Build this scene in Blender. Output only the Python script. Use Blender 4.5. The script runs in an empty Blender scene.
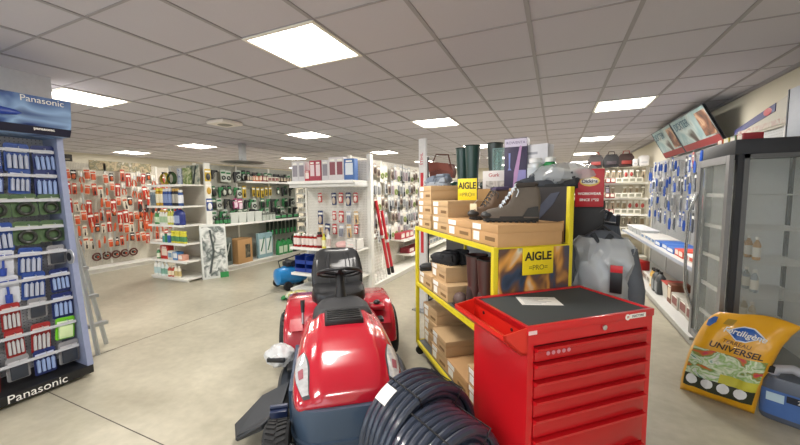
import bpy, bmesh, math, random
from mathutils import Vector, Matrix, noise
random.seed(11)
PI = math.pi
SC = bpy.context.scene
C = SC.collection
D2R = math.radians
SHELFTOP = []

# ---------------------------------------------------------------- materials
def lin(h):
    h = h.lstrip('#')
    out = []
    for i in (0, 2, 4):
        c = int(h[i:i+2], 16) / 255
        out.append(c / 12.92 if c <= .04045 else ((c + .055) / 1.055) ** 2.4)
    return (out[0], out[1], out[2], 1)
MC = {}
def mat(hexc, rough=.5, metal=0, var=.08, vscale=30, bump=0, bscale=60, coat=0, alpha=1, trans=0, spec=.5, emit=0):
    key = (hexc, rough, metal, var, vscale, bump, bscale, coat, alpha, trans, spec, emit)
    if key in MC: return MC[key]
    m = bpy.data.materials.new('mat_' + hexc.lstrip('#')); m.use_nodes = True
    nt = m.node_tree; b = nt.nodes['Principled BSDF']
    col = lin(hexc)
    b.inputs['Roughness'].default_value = rough; b.inputs['Metallic'].default_value = metal
    b.inputs['Coat Weight'].default_value = coat; b.inputs['Alpha'].default_value = alpha
    b.inputs['Transmission Weight'].default_value = trans
    b.inputs['Specular IOR Level'].default_value = spec
    if emit:
        b.inputs['Emission Color'].default_value = col; b.inputs['Emission Strength'].default_value = emit
    tc = nt.nodes.new('ShaderNodeTexCoord')
    if var:
        n = nt.nodes.new('ShaderNodeTexNoise'); n.inputs['Scale'].default_value = vscale; n.inputs['Detail'].default_value = 3
        nt.links.new(tc.outputs['Object'], n.inputs['Vector'])
        mx = nt.nodes.new('ShaderNodeMixRGB'); mx.blend_type = 'MIX'
        mx.inputs['Color1'].default_value = tuple(c * (1 - var) for c in col[:3]) + (1,)
        mx.inputs['Color2'].default_value = tuple(min(1, c * (1 + var)) for c in col[:3]) + (1,)
        nt.links.new(n.outputs['Fac'], mx.inputs['Fac']); nt.links.new(mx.outputs['Color'], b.inputs['Base Color'])
    else: b.inputs['Base Color'].default_value = col
    if bump:
        n2 = nt.nodes.new('ShaderNodeTexNoise'); n2.inputs['Scale'].default_value = bscale
        nt.links.new(tc.outputs['Object'], n2.inputs['Vector'])
        bp = nt.nodes.new('ShaderNodeBump'); bp.inputs['Strength'].default_value = bump; bp.inputs['Distance'].default_value = .01
        nt.links.new(n2.outputs['Fac'], bp.inputs['Height']); nt.links.new(bp.outputs['Normal'], b.inputs['Normal'])
    MC[key] = m
    return m
def printed(cols, scale=12, rough=.45, name='printed_picture', stretch=(1,1,1), det=2):
    """blotchy colour photograph print made of stepped noise"""
    key = ('pr', tuple(cols), scale, stretch)
    if key in MC: return MC[key]
    m = bpy.data.materials.new(name); m.use_nodes = True; nt = m.node_tree; b = nt.nodes['Principled BSDF']
    tc = nt.nodes.new('ShaderNodeTexCoord'); mp = nt.nodes.new('ShaderNodeMapping'); mp.inputs['Scale'].default_value = stretch
    n = nt.nodes.new('ShaderNodeTexNoise'); n.inputs['Scale'].default_value = scale; n.inputs['Detail'].default_value = det
    n.inputs['Distortion'].default_value = .6
    r = nt.nodes.new('ShaderNodeValToRGB'); r.color_ramp.interpolation = 'LINEAR'
    k = len(cols)
    while len(r.color_ramp.elements) < k: r.color_ramp.elements.new(.5)
    for i, c in enumerate(cols):
        r.color_ramp.elements[i].position = .28 + .44 * i / max(1, k - 1); r.color_ramp.elements[i].color = lin(c)
    nt.links.new(tc.outputs['Object'], mp.inputs['Vector']); nt.links.new(mp.outputs['Vector'], n.inputs['Vector'])
    nt.links.new(n.outputs['Fac'], r.inputs['Fac']); nt.links.new(r.outputs['Color'], b.inputs['Base Color'])
    b.inputs['Roughness'].default_value = rough
    MC[key] = m
    return m
def pegboard(hexc, dark):
    key = ('peg', hexc)
    if key in MC: return MC[key]
    m = bpy.data.materials.new('perforated_panel'); m.use_nodes = True; nt = m.node_tree; b = nt.nodes['Principled BSDF']
    tc = nt.nodes.new('ShaderNodeTexCoord')
    sc = nt.nodes.new('ShaderNodeVectorMath'); sc.operation = 'SCALE'; sc.inputs['Scale'].default_value = 1 / .025
    fr = nt.nodes.new('ShaderNodeVectorMath'); fr.operation = 'FRACTION'
    sp = nt.nodes.new('ShaderNodeSeparateXYZ'); cb = nt.nodes.new('ShaderNodeCombineXYZ')
    nt.links.new(tc.outputs['Object'], sc.inputs[0]); nt.links.new(sc.outputs[0], fr.inputs[0]); nt.links.new(fr.outputs[0], sp.inputs[0])
    nt.links.new(sp.outputs['X'], cb.inputs['X']); nt.links.new(sp.outputs['Z'], cb.inputs['Y'])
    ds = nt.nodes.new('ShaderNodeVectorMath'); ds.operation = 'DISTANCE'; ds.inputs[1].default_value = (.5, .5, 0)
    nt.links.new(cb.outputs[0], ds.inputs[0])
    lt = nt.nodes.new('ShaderNodeMath'); lt.operation = 'LESS_THAN'; lt.inputs[1].default_value = .16
    nt.links.new(ds.outputs['Value'], lt.inputs[0])
    mx = nt.nodes.new('ShaderNodeMixRGB'); mx.inputs['Color1'].default_value = lin(hexc); mx.inputs['Color2'].default_value = lin(dark)
    nt.links.new(lt.outputs[0], mx.inputs['Fac']); nt.links.new(mx.outputs[0], b.inputs['Base Color'])
    b.inputs['Roughness'].default_value = .45
    MC[key] = m
    return m
def glass_mat(alpha=.16, hexc='#cfdcdc', rough=.05):
    return mat(hexc, rough=rough, var=0, alpha=alpha, spec=.8)

# ---------------------------------------------------------------- mesh builder
class MB:
    def __init__(s): s.bm = bmesh.new()
    def _f(s, vs, m):
        try:
            f = s.bm.faces.new(vs); f.material_index = m; return f
        except ValueError: return None
    def box(s, x0, x1, y0, y1, z0, z1, m=0, bev=0, M=None, seg=2):
        P = [(x0,y0,z0),(x1,y0,z0),(x1,y1,z0),(x0,y1,z0),(x0,y0,z1),(x1,y0,z1),(x1,y1,z1),(x0,y1,z1)]
        v = [s.bm.verts.new(M @ Vector(p) if M else p) for p in P]
        fs = [s._f([v[i] for i in q], m) for q in ((3,2,1,0),(4,5,6,7),(0,1,5,4),(1,2,6,5),(2,3,7,6),(3,0,4,7))]
        if bev:
            es = list({e for f in fs for e in f.edges})
            r = bmesh.ops.bevel(s.bm, geom=es, offset=bev, segments=seg, affect='EDGES', profile=.5)
            for f in r['faces']: f.material_index = m
        return s
    def loft(s, rings, m=0, cap=True, closed=True):
        vr = [[s.bm.verts.new(p) for p in r] for r in rings]
        n = len(vr[0])
        for a, b in zip(vr, vr[1:]):
            for i in range(n if closed else n - 1):
                j = (i + 1) % n
                s._f([a[i], a[j], b[j], b[i]], m)
        if cap and closed:
            s._f(vr[0][::-1], m); s._f(vr[-1], m)
        return s
    def lathe(s, prof, n=16, o=(0,0,0), m=0, sx=1, sy=1, M=None):
        rings = []
        for r, z in prof:
            ring = []
            for i in range(n):
                a = 2 * PI * i / n
                p = Vector((o[0] + r * sx * math.cos(a), o[1] + r * sy * math.sin(a), o[2] + z))
                ring.append(M @ p if M else p)
            rings.append(ring)
        return s.loft(rings, m)
    def tube(s, pts, r, n=8, m=0, closed=False):
        pts = [Vector(p) for p in pts]; k = len(pts)
        rr = r if isinstance(r, (list, tuple)) else [r] * k
        rings = []; up = None
        for i, p in enumerate(pts):
            if closed: t = pts[(i + 1) % k] - pts[i - 1]
            else: t = pts[min(i + 1, k - 1)] - pts[max(i - 1, 0)]
            t.normalize()
            if up is None: up = Vector((0,0,1)) if abs(t.z) < .9 else Vector((1,0,0))
            a = t.cross(up)
            if a.length < 1e-4: a = t.orthogonal()
            a.normalize(); b = t.cross(a).normalized(); up = -b if b.dot(up) < 0 else b
            b = up; a = t.cross(b).normalized()
            rings.append([p + (a * math.cos(2*PI*j/n) + b * math.sin(2*PI*j/n)) * rr[i] for j in range(n)])
        if closed: rings.append(rings[0]); return s._closed_tube(rings, m)
        return s.loft(rings, m)
    def _closed_tube(s, rings, m):
        vr = [[s.bm.verts.new(p) for p in r] for r in rings[:-1]]; n = len(vr[0]); k = len(vr)
        for q in range(k):
            a = vr[q]; b = vr[(q + 1) % k]
            for i in range(n): s._f([a[i], a[(i+1) % n], b[(i+1) % n], b[i]], m)
        return s
    def cyl(s, p0, p1, r, n=12, m=0, r1=None):
        return s.tube([p0, p1], [r, r if r1 is None else r1], n, m)
    def prism(s, poly, a, b, axis='y', m=0, M=None):
        """2-D outline (u, v) given a thickness from a to b along axis"""
        def P(u, v, w):
            p = {'y': (u, w, v), 'x': (w, u, v), 'z': (u, v, w)}[axis]
            return M @ Vector(p) if M else Vector(p)
        return s.loft([[P(u, v, a) for u, v in poly], [P(u, v, b) for u, v in poly]], m)
    def ell(s, c, rx, ry, rz, n=14, k=8, m=0, M=None):
        rings = []
        for i in range(k + 1):
            t = -PI/2 + PI * i / k; t = max(-1.5, min(1.5, t))
            ring = []
            for j in range(n):
                p = Vector((c[0] + rx*math.cos(t)*math.cos(2*PI*j/n), c[1] + ry*math.cos(t)*math.sin(2*PI*j/n), c[2] + rz*math.sin(t)))
                ring.append(M @ p if M else p)
            rings.append(ring)
        return s.loft(rings, m)
    def build(s, name, mats, parent=None, loc=None, rot=None, sharp=.6, smooth=True):
        me = bpy.data.meshes.new(name)
        bmesh.ops.recalc_face_normals(s.bm, faces=s.bm.faces)
        s.bm.to_mesh(me); s.bm.free()
        if not isinstance(mats, (list, tuple)): mats = [mats]
        for m in mats: me.materials.append(m)
        if smooth:
            me.shade_smooth(); me.set_sharp_from_angle(angle=sharp)
        o = bpy.data.objects.new(name, me); C.objects.link(o)
        if parent: o.parent = parent
        if loc: o.location = loc
        if rot: o.rotation_euler = rot
        return o
def tag(o, label=None, cat=None, group=None, kind=None):
    if label: o['label'] = label
    if cat: o['category'] = cat
    if group: o['group'] = group
    if kind: o['kind'] = kind
    return o
def thing(name, label, cat, loc=(0,0,0), rz=0, group=None):
    label = short(label)
    o = bpy.data.objects.new(name, None); o.empty_display_size = .1; C.objects.link(o)
    o.location = loc; o.rotation_euler = (0, 0, D2R(rz))
    return tag(o, label, cat, group)
def kids(o): return [c for c in CH.get(o.name, [])]
CH = {}
def kidmap():
    CH.clear()
    for o in C.objects:
        if o.parent: CH.setdefault(o.parent.name, []).append(o)
def copy_tree(o, parent=None):
    c = o.copy(); C.objects.link(c)
    if parent: c.parent = parent
    for ch in [x for x in o.children]: copy_tree(ch, c)
    return c
PROTO = {}
import re as _re
def short(l):
    for a, b in ((' of the cleaning-product end unit', ' of the cleaning unit'), (' shelf up of the', ' shelf of the'), (' from its left end', ' from left'), ('with a ', 'with '), (' with white cap', ' white cap'), (' from the left', ' from left'), ('the yellow rack', 'yellow rack')):
        if len(_re.findall(r"[\w']+", l)) > 15: l = l.replace(a, b)
    if len(_re.findall(r"[\w']+", l)) > 16: print('LONG', l)
    return l
LABELS = {}
def put(key, builder, loc, rot, label, cat, group=None, scale=None, tilt=0):
    """first use keeps the prototype itself, later uses copy it with its parts"""
    if key in PROTO: o = copy_tree(PROTO[key])
    else:
        o = builder(); PROTO[key] = o
    label = short(label)
    o.location = loc
    o.rotation_euler = rot if isinstance(rot, (tuple, list)) else (0, 0, D2R(rot))
    if tilt: o.rotation_euler = (0, tilt, D2R(rot)) if False else (tilt*math.sin(D2R(rot))*-1 if False else 0, tilt, D2R(rot))
    o.scale = (scale,) * 3 if isinstance(scale, (int, float)) else (scale or (1, 1, 1))
    if o.name.startswith('blister_pack'): o.name = cat.replace(' ', '_')
    for k in ('group',):
        if k in o.keys(): del o[k]
    tag(o, label, cat, group)
    if label in LABELS and not (group and LABELS[label] == group): print('DUPLABEL', label)
    LABELS[label] = group
    return o
class Frame:
    def __init__(s, o, rz): s.o = o; s.rz = rz; a = D2R(rz); s.c = math.cos(a); s.s = math.sin(a)
    def P(s, x, y, z=0): return (s.o[0] + s.c*x - s.s*y, s.o[1] + s.s*x + s.c*y, s.o[2] + z)
def text(st, size, loc, rot, m, parent, name='lettering', ext=.0006, bold=0, align='CENTER', sx=1):
    cu = bpy.data.curves.new(name, 'FONT'); cu.body = st; cu.size = size; cu.extrude = ext; cu.offset = bold
    cu.align_x = align; cu.align_y = 'CENTER'
    o = bpy.data.objects.new(name, cu); C.objects.link(o)
    bpy.context.view_layer.update()
    me = bpy.data.meshes.new_from_object(o.evaluated_get(bpy.context.evaluated_depsgraph_get()))
    C.objects.unlink(o); bpy.data.objects.remove(o); bpy.data.curves.remove(cu)
    me.materials.clear(); me.materials.append(m)
    for p in me.polygons: p.material_index = 0
    o = bpy.data.objects.new(name, me); C.objects.link(o); o.parent = parent
    o.location = loc; o.rotation_euler = rot; o.scale = (sx, 1, 1)
    return o
FRONT = (PI/2, 0, 0)        # text upright facing local -y
ORD = ['first','second','third','fourth','fifth','sixth','seventh','eighth','ninth','tenth','eleventh','twelfth','thirteenth','fourteenth','fifteenth','sixteenth','seventeenth','eighteenth','nineteenth','twentieth','twenty-first','twenty-second','twenty-third','twenty-fourth','twenty-fifth','twenty-sixth','twenty-seventh','twenty-eighth','twenty-ninth','thirtieth']
def onum(i): return ORD[i]

# common materials
WHITE = mat('#e4e3dc', .4); CREAM = mat('#dcd7c8', .45); STEEL = mat('#b9bcc0', .3, .9); DKSTEEL = mat('#63676b', .4, .7)
BLACK = mat('#17181a', .45); BLACKR = mat('#1d1e20', .7, bump=.3); PAPER = mat('#efeee9', .6); REDM = mat('#c3141c', .28, coat=.5, var=.03)
KRAFT = mat('#bd9363', .7, var=.1, vscale=12); KRAFTD = mat('#a07a4f', .75, var=.1); YEL = mat('#e6d02a', .4); CLEAR = glass_mat(.22, '#e8eef0', .08)
PRICE = mat('#f4f3ee', .4)

# ---------------------------------------------------------------- product prototypes (front faces -y)
def new_root(name):
    o = bpy.data.objects.new(name, None); o.empty_display_size = .05; C.objects.link(o); return o
def bottle(body, cap, lab, h=.22, r=.035, kind='bottle', neck=.4, sy=.8):
    def f():
        R = new_root(kind); a = r
        MB().lathe([(a*.85,0),(a,.008),(a,h*.62),(a*.8,h*.74),(a*neck,h*.84),(a*neck,h*.88)], 14, sy=sy).build('body', mat(body, .3), R)
        MB().lathe([(a*neck*1.15,h*.88),(a*neck*1.2,h*.9),(a*neck*1.1,h)], 12, sy=1).build('cap', mat(cap, .35), R)
        MB().lathe([(a*1.015,h*.14),(a*1.015,h*.56)], 14, sy=sy).build('paper_label', mat(lab, .5), R)
        return R
    return f
def spray_bottle(body, trig, lab, h=.26, r=.04):
    def f():
        R = new_root('spray_bottle')
        MB().lathe([(r*.85,0),(r,.01),(r,h*.5),(r*.55,h*.68),(r*.35,h*.78)], 14, sy=.65).build('body', mat(body, .3), R)
        MB().lathe([(r*1.015,h*.12),(r*1.015,h*.46)], 14, sy=.65).build('paper_label', mat(lab, .5), R)
        b = MB(); b.prism([(-r*.9,h*.9),(-r*.9,h*.97),(r*.5,h),(r*.9,h*.9),(r*.35,h*.78),(-r*.35,h*.78),(-r*.35,h*.88)], -.012, .012)
        b.prism([(-r*.45,h*.88),(-r*.7,h*.88),(-r*.9,h*.72),(-r*.75,h*.72)], -.006, .006)
        b.build('trigger_head', mat(trig, .4), R)
        return R
    return f
def can(body, top, lab, h=.2, r=.035, kind='spray_can'):
    def f():
        R = new_root(kind)
        MB().lathe([(r*.95,0),(r,.006),(r,h*.8),(r*.75,h*.85)], 14).build('body', mat(body, .25, .3), R)
        MB().lathe([(r*.8,h*.85),(r*.82,h*.98),(r*.7,h)], 12).build('cap', mat(top, .4), R)
        MB().lathe([(r*1.012,h*.18),(r*1.012,h*.68)], 14).build('paper_label', mat(lab, .5), R)
        return R
    return f
def carton(col, lab, w=.12, d=.1, h=.16, kind='carton'):
    def f():
        R = new_root(kind)
        b = MB().box(-w/2, w/2, 0, d, 0, h, bev=.002); b.build('box_body', mat(col, .6), R)
        MB().box(-w*.36, w*.36, -.0015, .0005, h*.25, h*.8).build('printed_panel', mat(lab, .5), R)
        MB().box(-w*.3, w*.3, -.002, -.001, h*.84, h*.92).build('title_band', mat('#f2f0ea', .5), R)
        return R
    return f
def jug(body, cap, lab, h=.28, w=.18, d=.11):
    def f():
        R = new_root('jug')
        b = MB(); rings = []
        for z, k in ((0,.92),(.015,1),(h*.6,1),(h*.75,.85),(h*.86,.45),(h*.9,.3)):
            rings.append([(w/2*k*math.copysign(abs(math.cos(t))**.5, math.cos(t)), d/2*min(1,k*1.05)*math.copysign(abs(math.sin(t))**.5, math.sin(t)), z) for t in [2*PI*i/20 for i in range(20)]])
        b.loft(rings); b.tube([(-w*.18,0,h*.86),(-w*.3,0,h*.98),(-w*.42,0,h*.9),(-w*.45,0,h*.7)], .012, 8)
        b.build('body', mat(body, .35), R)
        MB().lathe([(w*.14,0),(w*.14,h*.1)], 14, (0,0,h*.9)).build('cap', mat(cap, .4), R)
        MB().box(-w*.36, w*.36, -d/2-.003, -d/2+.004, h*.12, h*.56).build('paper_label', mat(lab, .5), R)
        return R
    return f
def jar(col, lid, r=.04, h=.07):
    def f():
        R = new_root('jar')
        MB().lathe([(r*.9,0),(r,.005),(r,h*.75),(r*.9,h*.78)], 12).build('body', mat(col, .35), R)
        MB().lathe([(r*.98,h*.78),(r*.98,h),(r*.9,h*1.01)], 12).build('lid', mat(lid, .4), R)
        return R
    return f
def tub(col, lab, w=.16, d=.12, h=.1):
    def f():
        R = new_root('storage_tub'); b = MB()
        b.loft([[(-w/2*k,-d/2*k+d/2,z),(w/2*k,-d/2*k+d/2,z),(w/2*k,d/2*k+d/2,z),(-w/2*k,d/2*k+d/2,z)] for k, z in ((.85,0),(1,h))]).build('body', mat(col, .5), R)
        MB().box(-w*.53, w*.53, -d*.03, d*1.03, h, h+.012, bev=.003).build('lid', mat(lab, .5), R)
        return R
    return f
def blister(card, prod, header='#f0efe9', w=.09, h=.16, shape='round', d=.03):
    """hanging pack, hook hole at the origin, front faces -y"""
    def f():
        R = new_root('blister_pack')
        MB().prism([(-w/2,.012),(-w/2,-h+.008),(-w/2+.008,-h),(w/2-.008,-h),(w/2,-h+.008),(w/2,.012),(w/2-.01,.022),(-w/2+.01,.022)], -.001, .001).build('backing_card', mat(card, .5), R)
        MB().box(-w*.42, w*.42, -.0025, -.0008, -h*.2, -h*.04).build('header_print', mat(header, .5), R)
        b = MB(); z0 = -h*.92; z1 = -h*.28
        if shape == 'round': b.ell((0,-d*.4,(z0+z1)/2), w*.36, d*.5, (z1-z0)/2, 12, 6)
        elif shape == 'cells':
            for i in range(4):
                x = -w*.33 + w*.22*i; b.cyl((x,-d*.35,z0+.01), (x,-d*.35,z1-.008), w*.085, 10); b.cyl((x,-d*.35,z1-.008), (x,-d*.35,z1), w*.035, 8)
        elif shape == 'tool':
            b.tube([(0,-d*.3,z0),(0,-d*.4,(z0+z1)/2)], w*.16, 8); b.tube([(0,-d*.4,(z0+z1)/2),(0,-d*.3,z1)], w*.06, 8)
        elif shape == 'coil':
            b.tube([(w*.28*math.cos(t), -d*.35, (z0+z1)/2 + w*.28*math.sin(t)) for t in [2*PI*i/14 for i in range(14)]], w*.09, 8, closed=True)
        else: b.box(-w*.36, w*.36, -d*.7, -.001, z0, z1, bev=.004)
        b.build('packed_item', mat(prod, .35), R)
        return R
    return f
def pruner(handle, blade='#c9ccd0', h=.2):
    def f():
        R = new_root('pruning_shears')
        for sgn in (-1, 1):
            MB().tube([(sgn*.004,-.01,-h*.42),(sgn*.022,-.01,-h*.58),(sgn*.03,-.01,-h*.8),(sgn*.022,-.01,-h)], [.007,.01,.011,.008], 8).build('handle', mat(handle, .35), R)
        b = MB(); b.prism([(-.004,-h*.45),(.014,-h*.4),(.02,-h*.2),(.006,-.01),(-.006,-h*.2)], -.013, -.009); b.cyl((0,-.018,-h*.43), (0,-.004,-h*.43), .01, 10)
        b.build('blade', mat(blade, .3, .8), R)
        MB().box(-.03, .03, -.002, 0, -h*.35, .02).build('hanging_card', mat('#efe9dc', .5), R)
        return R
    return f
def handsaw(handle, h=.42):
    def f():
        R = new_root('pruning_saw')
        MB().prism([(-.012,-h*.35),(.012,-h*.35),(.02,-h*.15),(.01,0),(-.004,-.005),(-.012,-h*.15)], -.014, -.002).build('handle', mat(handle, .4), R)
        MB().prism([(-.01,-h*.35),(.016,-h*.35),(.03,-h*.7),(.022,-h),(.004,-h*.7)], -.009, -.006).build('blade', mat('#c4c7ca', .3, .8), R)
        return R
    return f
def lopper(handle, h=.6):
    def f():
        R = new_root('lopper')
        for sgn in (-1, 1):
            MB().tube([(sgn*.01,-.02,-h*.3),(sgn*.05,-.02,-h*.65),(sgn*.06,-.02,-h)], [.009,.01,.014], 8).build('handle', mat(handle, .35), R)
        b = MB(); b.prism([(-.01,-h*.32),(.03,-h*.28),(.045,-h*.12),(.02,0),(-.02,-.01),(-.004,-h*.1),(-.03,-h*.22)], -.026, -.014)
        b.build('blade', mat('#3a3b3d', .4, .6), R)
        return R
    return f
def trimmer_head(c='#5b2a20', r=.07):
    def f():
        R = new_root('trimmer_head')
        MB().tube([(r*math.cos(t), -.03, -r + r*math.sin(t)) for t in [2*PI*i/20 for i in range(20)]], .016, 8, closed=True).build('line_ring', mat(c, .5), R)
        b = MB(); b.cyl((0,-.06,-r), (0,-.01,-r), r*.45, 14); b.build('hub', mat('#1f1f20', .4), R)
        MB().cyl((0,-.075,-r), (0,-.06,-r), r*.2, 10).build('knob', mat('#d9512a', .4), R)
        return R
    return f
def spray_gun(c, h=.16):
    def f():
        R = new_root('spray_gun')
        MB().prism([(-.02,-h),(.005,-h),(.015,-h*.35),(.06,-h*.2),(.06,0),(-.015,0),(-.025,-h*.3)], -.03, -.008).build('grip', mat(c, .4), R)
        MB().cyl((.06,-.019,-h*.1), (.085,-.019,-h*.1), .016, 10, r1=.02).build('nozzle', mat('#202224', .4), R)
        MB().tube([(.02,-.019,-h*.3),(.04,-.019,-h*.55),(.025,-.019,-h*.8)], .004, 6).build('trigger', mat('#2b2d2f', .4), R)
        return R
    return f
def hand_tool(c, h=.24, head='driver'):
    def f():
        R = new_root({'driver': 'screwdriver', 'plier': 'pliers', 'wrench': 'spanner'}[head])
        if head == 'driver':
            MB().tube([(0,-.02,0),(0,-.02,-.03),(0,-.02,-h*.42),(0,-.02,-h*.46)], [.01,.015,.014,.008], 10).build('handle', mat(c, .35), R)
            MB().tube([(0,-.02,-h*.46),(0,-.02,-h)], .004, 6).build('shaft', STEEL, R)
        elif head == 'plier':
            for sg in (-1, 1): MB().tube([(sg*.003,-.02,-h*.35),(sg*.024,-.02,-h*.6),(sg*.016,-.02,-h)], [.007,.01,.007], 8).build('handle', mat(c, .35), R)
            MB().prism([(-.014,-h*.38),(.014,-h*.38),(.02,-h*.22),(.008,0),(-.008,0),(-.02,-h*.22)], -.028, -.012).build('jaws', STEEL, R)
        else:
            MB().box(-.008, .008, -.022, -.016, -h*.85, -h*.12).build('shank', STEEL, R)
            b = MB(); b.tube([(.014*math.cos(t), -.019, -h*.93 + .014*math.sin(t)) for t in [2*PI*i/12 for i in range(12)]], .005, 6, closed=True); b.build('ring_end', STEEL, R); b = MB()
            b.prism([(-.016,0),(-.016,-.03),(.016,-.03),(.016,0),(.008,0),(.008,-.015),(-.008,-.015),(-.008,0)], -.024, -.014); b.build('jaws', STEEL, R)
        return R
    return f
def gondola(name, label, o, rz, L, depth, H, shelves, cat='shelving unit', base_h=.1, panel='#d9d6cb', shelfcol='#e6e4dc', peg=True, price='#f4f3ee', step=1.0, shelf_depths=None, sides=False):
    """shelving run: local x along the run, y = 0 the front edge of the base, panel at the back"""
    R = thing(name, label, cat, o, rz); SM = mat(shelfcol, .4)
    MB().box(0, L, depth-.03, depth, .0, H).build('back_panel', pegboard(panel, '#6d6a62') if peg else mat(panel, .5), R)
    b = MB().box(0, L, 0, depth-.03, base_h-.03, base_h, bev=.003); b.box(0, L, .03, .045, 0, base_h-.03)
    bs = b.build('base_shelf', SM, R)
    n = max(1, round(L/step))
    for i in range(n+1):
        x = min(L, i*L/n)
        MB().box(x-.02, x+.02, depth-.045, depth+.005, 0, H+.01).build('upright', SM, R)
    for k, z in enumerate(shelves):
        if isinstance(z, tuple): z, x0, x1 = z
        else: x0, x1 = 0, L
        dd = shelf_depths[k] if shelf_depths else depth-.05
        y0 = depth-.03-dd
        s = MB().box(x0+.003, x1-.003, y0, depth-.03, z-.025, z, bev=.002).build('shelf', SM, R)
        MB().box(x0+.003, x1-.003, y0-.006, y0, z-.035, z+.004).build('price_strip', mat(price, .4), s)
    return R
def longgreen():
    R = new_root('garden_tool_pack')
    MB().box(-.045,.045,-.002,0,-.3,.02).build('backing_card', mat('#2c3a34', .5), R)
    MB().tube([(0,-.015,-.02),(0,-.018,-.18)], .01, 6).build('handle', mat('#1e2220', .5), R)
    MB().prism([(-.03,-.18),(.03,-.18),(.02,-.28),(0,-.3),(-.02,-.28)], -.024, -.012).build('head', mat('#3a9a58', .4), R)
    return R
# ================================================================ room
CEIL = 2.565; XL, XR, YF, YB = -10.6, 1.86, -3.0, 15.4
def struct(o, name=None):
    o['kind'] = 'structure'; return o
def floor_mat():
    m = bpy.data.materials.new('polished_concrete'); m.use_nodes = True; nt = m.node_tree; b = nt.nodes['Principled BSDF']
    tc = nt.nodes.new('ShaderNodeTexCoord')
    n = nt.nodes.new('ShaderNodeTexNoise'); n.inputs['Scale'].default_value = .9; n.inputs['Detail'].default_value = 8; n.inputs['Roughness'].default_value = .65; n.inputs['Distortion'].default_value = .5
    r = nt.nodes.new('ShaderNodeValToRGB'); e = r.color_ramp.elements
    e[0].position = .3; e[0].color = lin('#9a9482'); e[1].position = .7; e[1].color = lin('#bdb7a4')
    n2 = nt.nodes.new('ShaderNodeTexNoise'); n2.inputs['Scale'].default_value = 14; n2.inputs['Detail'].default_value = 6
    mx = nt.nodes.new('ShaderNodeMixRGB'); mx.blend_type = 'OVERLAY'; mx.inputs['Fac'].default_value = .18
    nt.links.new(tc.outputs['Object'], n.inputs['Vector']); nt.links.new(tc.outputs['Object'], n2.inputs['Vector'])
    nt.links.new(n.outputs['Fac'], r.inputs['Fac']); nt.links.new(r.outputs['Color'], mx.inputs['Color1']); nt.links.new(n2.outputs['Fac'], mx.inputs['Color2'])
    nt.links.new(mx.outputs[0], b.inputs['Base Color'])
    mr = nt.nodes.new('ShaderNodeMapRange'); mr.inputs['To Min'].default_value = .22; mr.inputs['To Max'].default_value = .42
    nt.links.new(n.outputs['Fac'], mr.inputs['Value']); nt.links.new(mr.outputs[0], b.inputs['Roughness'])
    b.inputs['Specular IOR Level'].default_value = .4
    return m
struct(MB().box(XL, XR, YF, YB, -.1, 0).build('floor', floor_mat()))
# saw-cut joints in the slab
jm = mat('#55504a', .8)
j = MB(); j.box(XL, XR, 1.187, 1.193, -.002, .0012); j.box(-3.93, -3.924, YF, YB, -.002, .0012); j.box(XL, XR, 7.187, 7.193, -.002, .0012)
struct(j.build('trim_1', jm))
CM = mat('#c0bdc6', .9, var=.035, vscale=90, bump=.08, bscale=220)
struct(MB().box(XL, XR, YF, YB, CEIL, CEIL+.1).build('ceiling', CM))
TB = mat('#9a979c', .6, var=.02)
g = MB()
for i in range(-17, 5):
    x = -.78 + .6*i
    if XL < x < XR: g.box(x-.013, x+.013, YF, YB, CEIL-.006, CEIL+.002)
for k in range(-10, 24):
    y = 2.387 + .6*k
    if YF < y < YB: g.box(XL, XR, y-.008, y+.008, CEIL-.004, CEIL+.002)
struct(g.build('trim_2', TB))
WALL = mat('#c9c3b2', .85, var=.03, vscale=3)
struct(MB().box(XR, XR+.1, YF, YB, 0, CEIL).build('wall_right', WALL))
struct(MB().box(XL-.1, XL, YF, YB, 0, CEIL).build('wall_left', WALL))
struct(MB().box(XL, XR, YB, YB+.1, 0, CEIL).build('wall_back', WALL))
w = MB()                                           # shop front behind the camera, with window openings
xs = [XL, -8.6, -6.2, -5.4, -3.0, -2.2, .2, .9, XR]
for i in range(0, len(xs)-1, 2): w.box(xs[i], xs[i+1], YF-.1, YF, 0, CEIL)
w.box(XL, XR, YF-.1, YF, 0, .25); w.box(XL, XR, YF-.1, YF, 2.35, CEIL)
struct(w.build('wall_front', WALL))
for i, (a, b_) in enumerate(((-8.6,-6.2),(-5.4,-3.0),(-2.2,.2))):
    f = MB()
    for q in ((a,a+.06,.25,2.35),(b_-.06,b_,.25,2.35),(a,b_,.25,.31),(a,b_,2.29,2.35),((a+b_)/2-.03,(a+b_)/2+.03,.25,2.35)): f.box(q[0],q[1],YF-.08,YF-.02,q[2],q[3])
    struct(f.build('window_%d' % (i+1), mat('#d8d8d8', .4)))
# boxed-in column dropping from the ceiling at the left
struct(MB().box(-4.75, -4.16, .2, 1.62, 2.02, CEIL).build('trim_3', mat('#d3d3d6', .7)))
cv = MB(); cv.box(XR-.03, XR, YF, YB, CEIL-.03, CEIL)
struct(cv.build('trim_4', TB))

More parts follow.
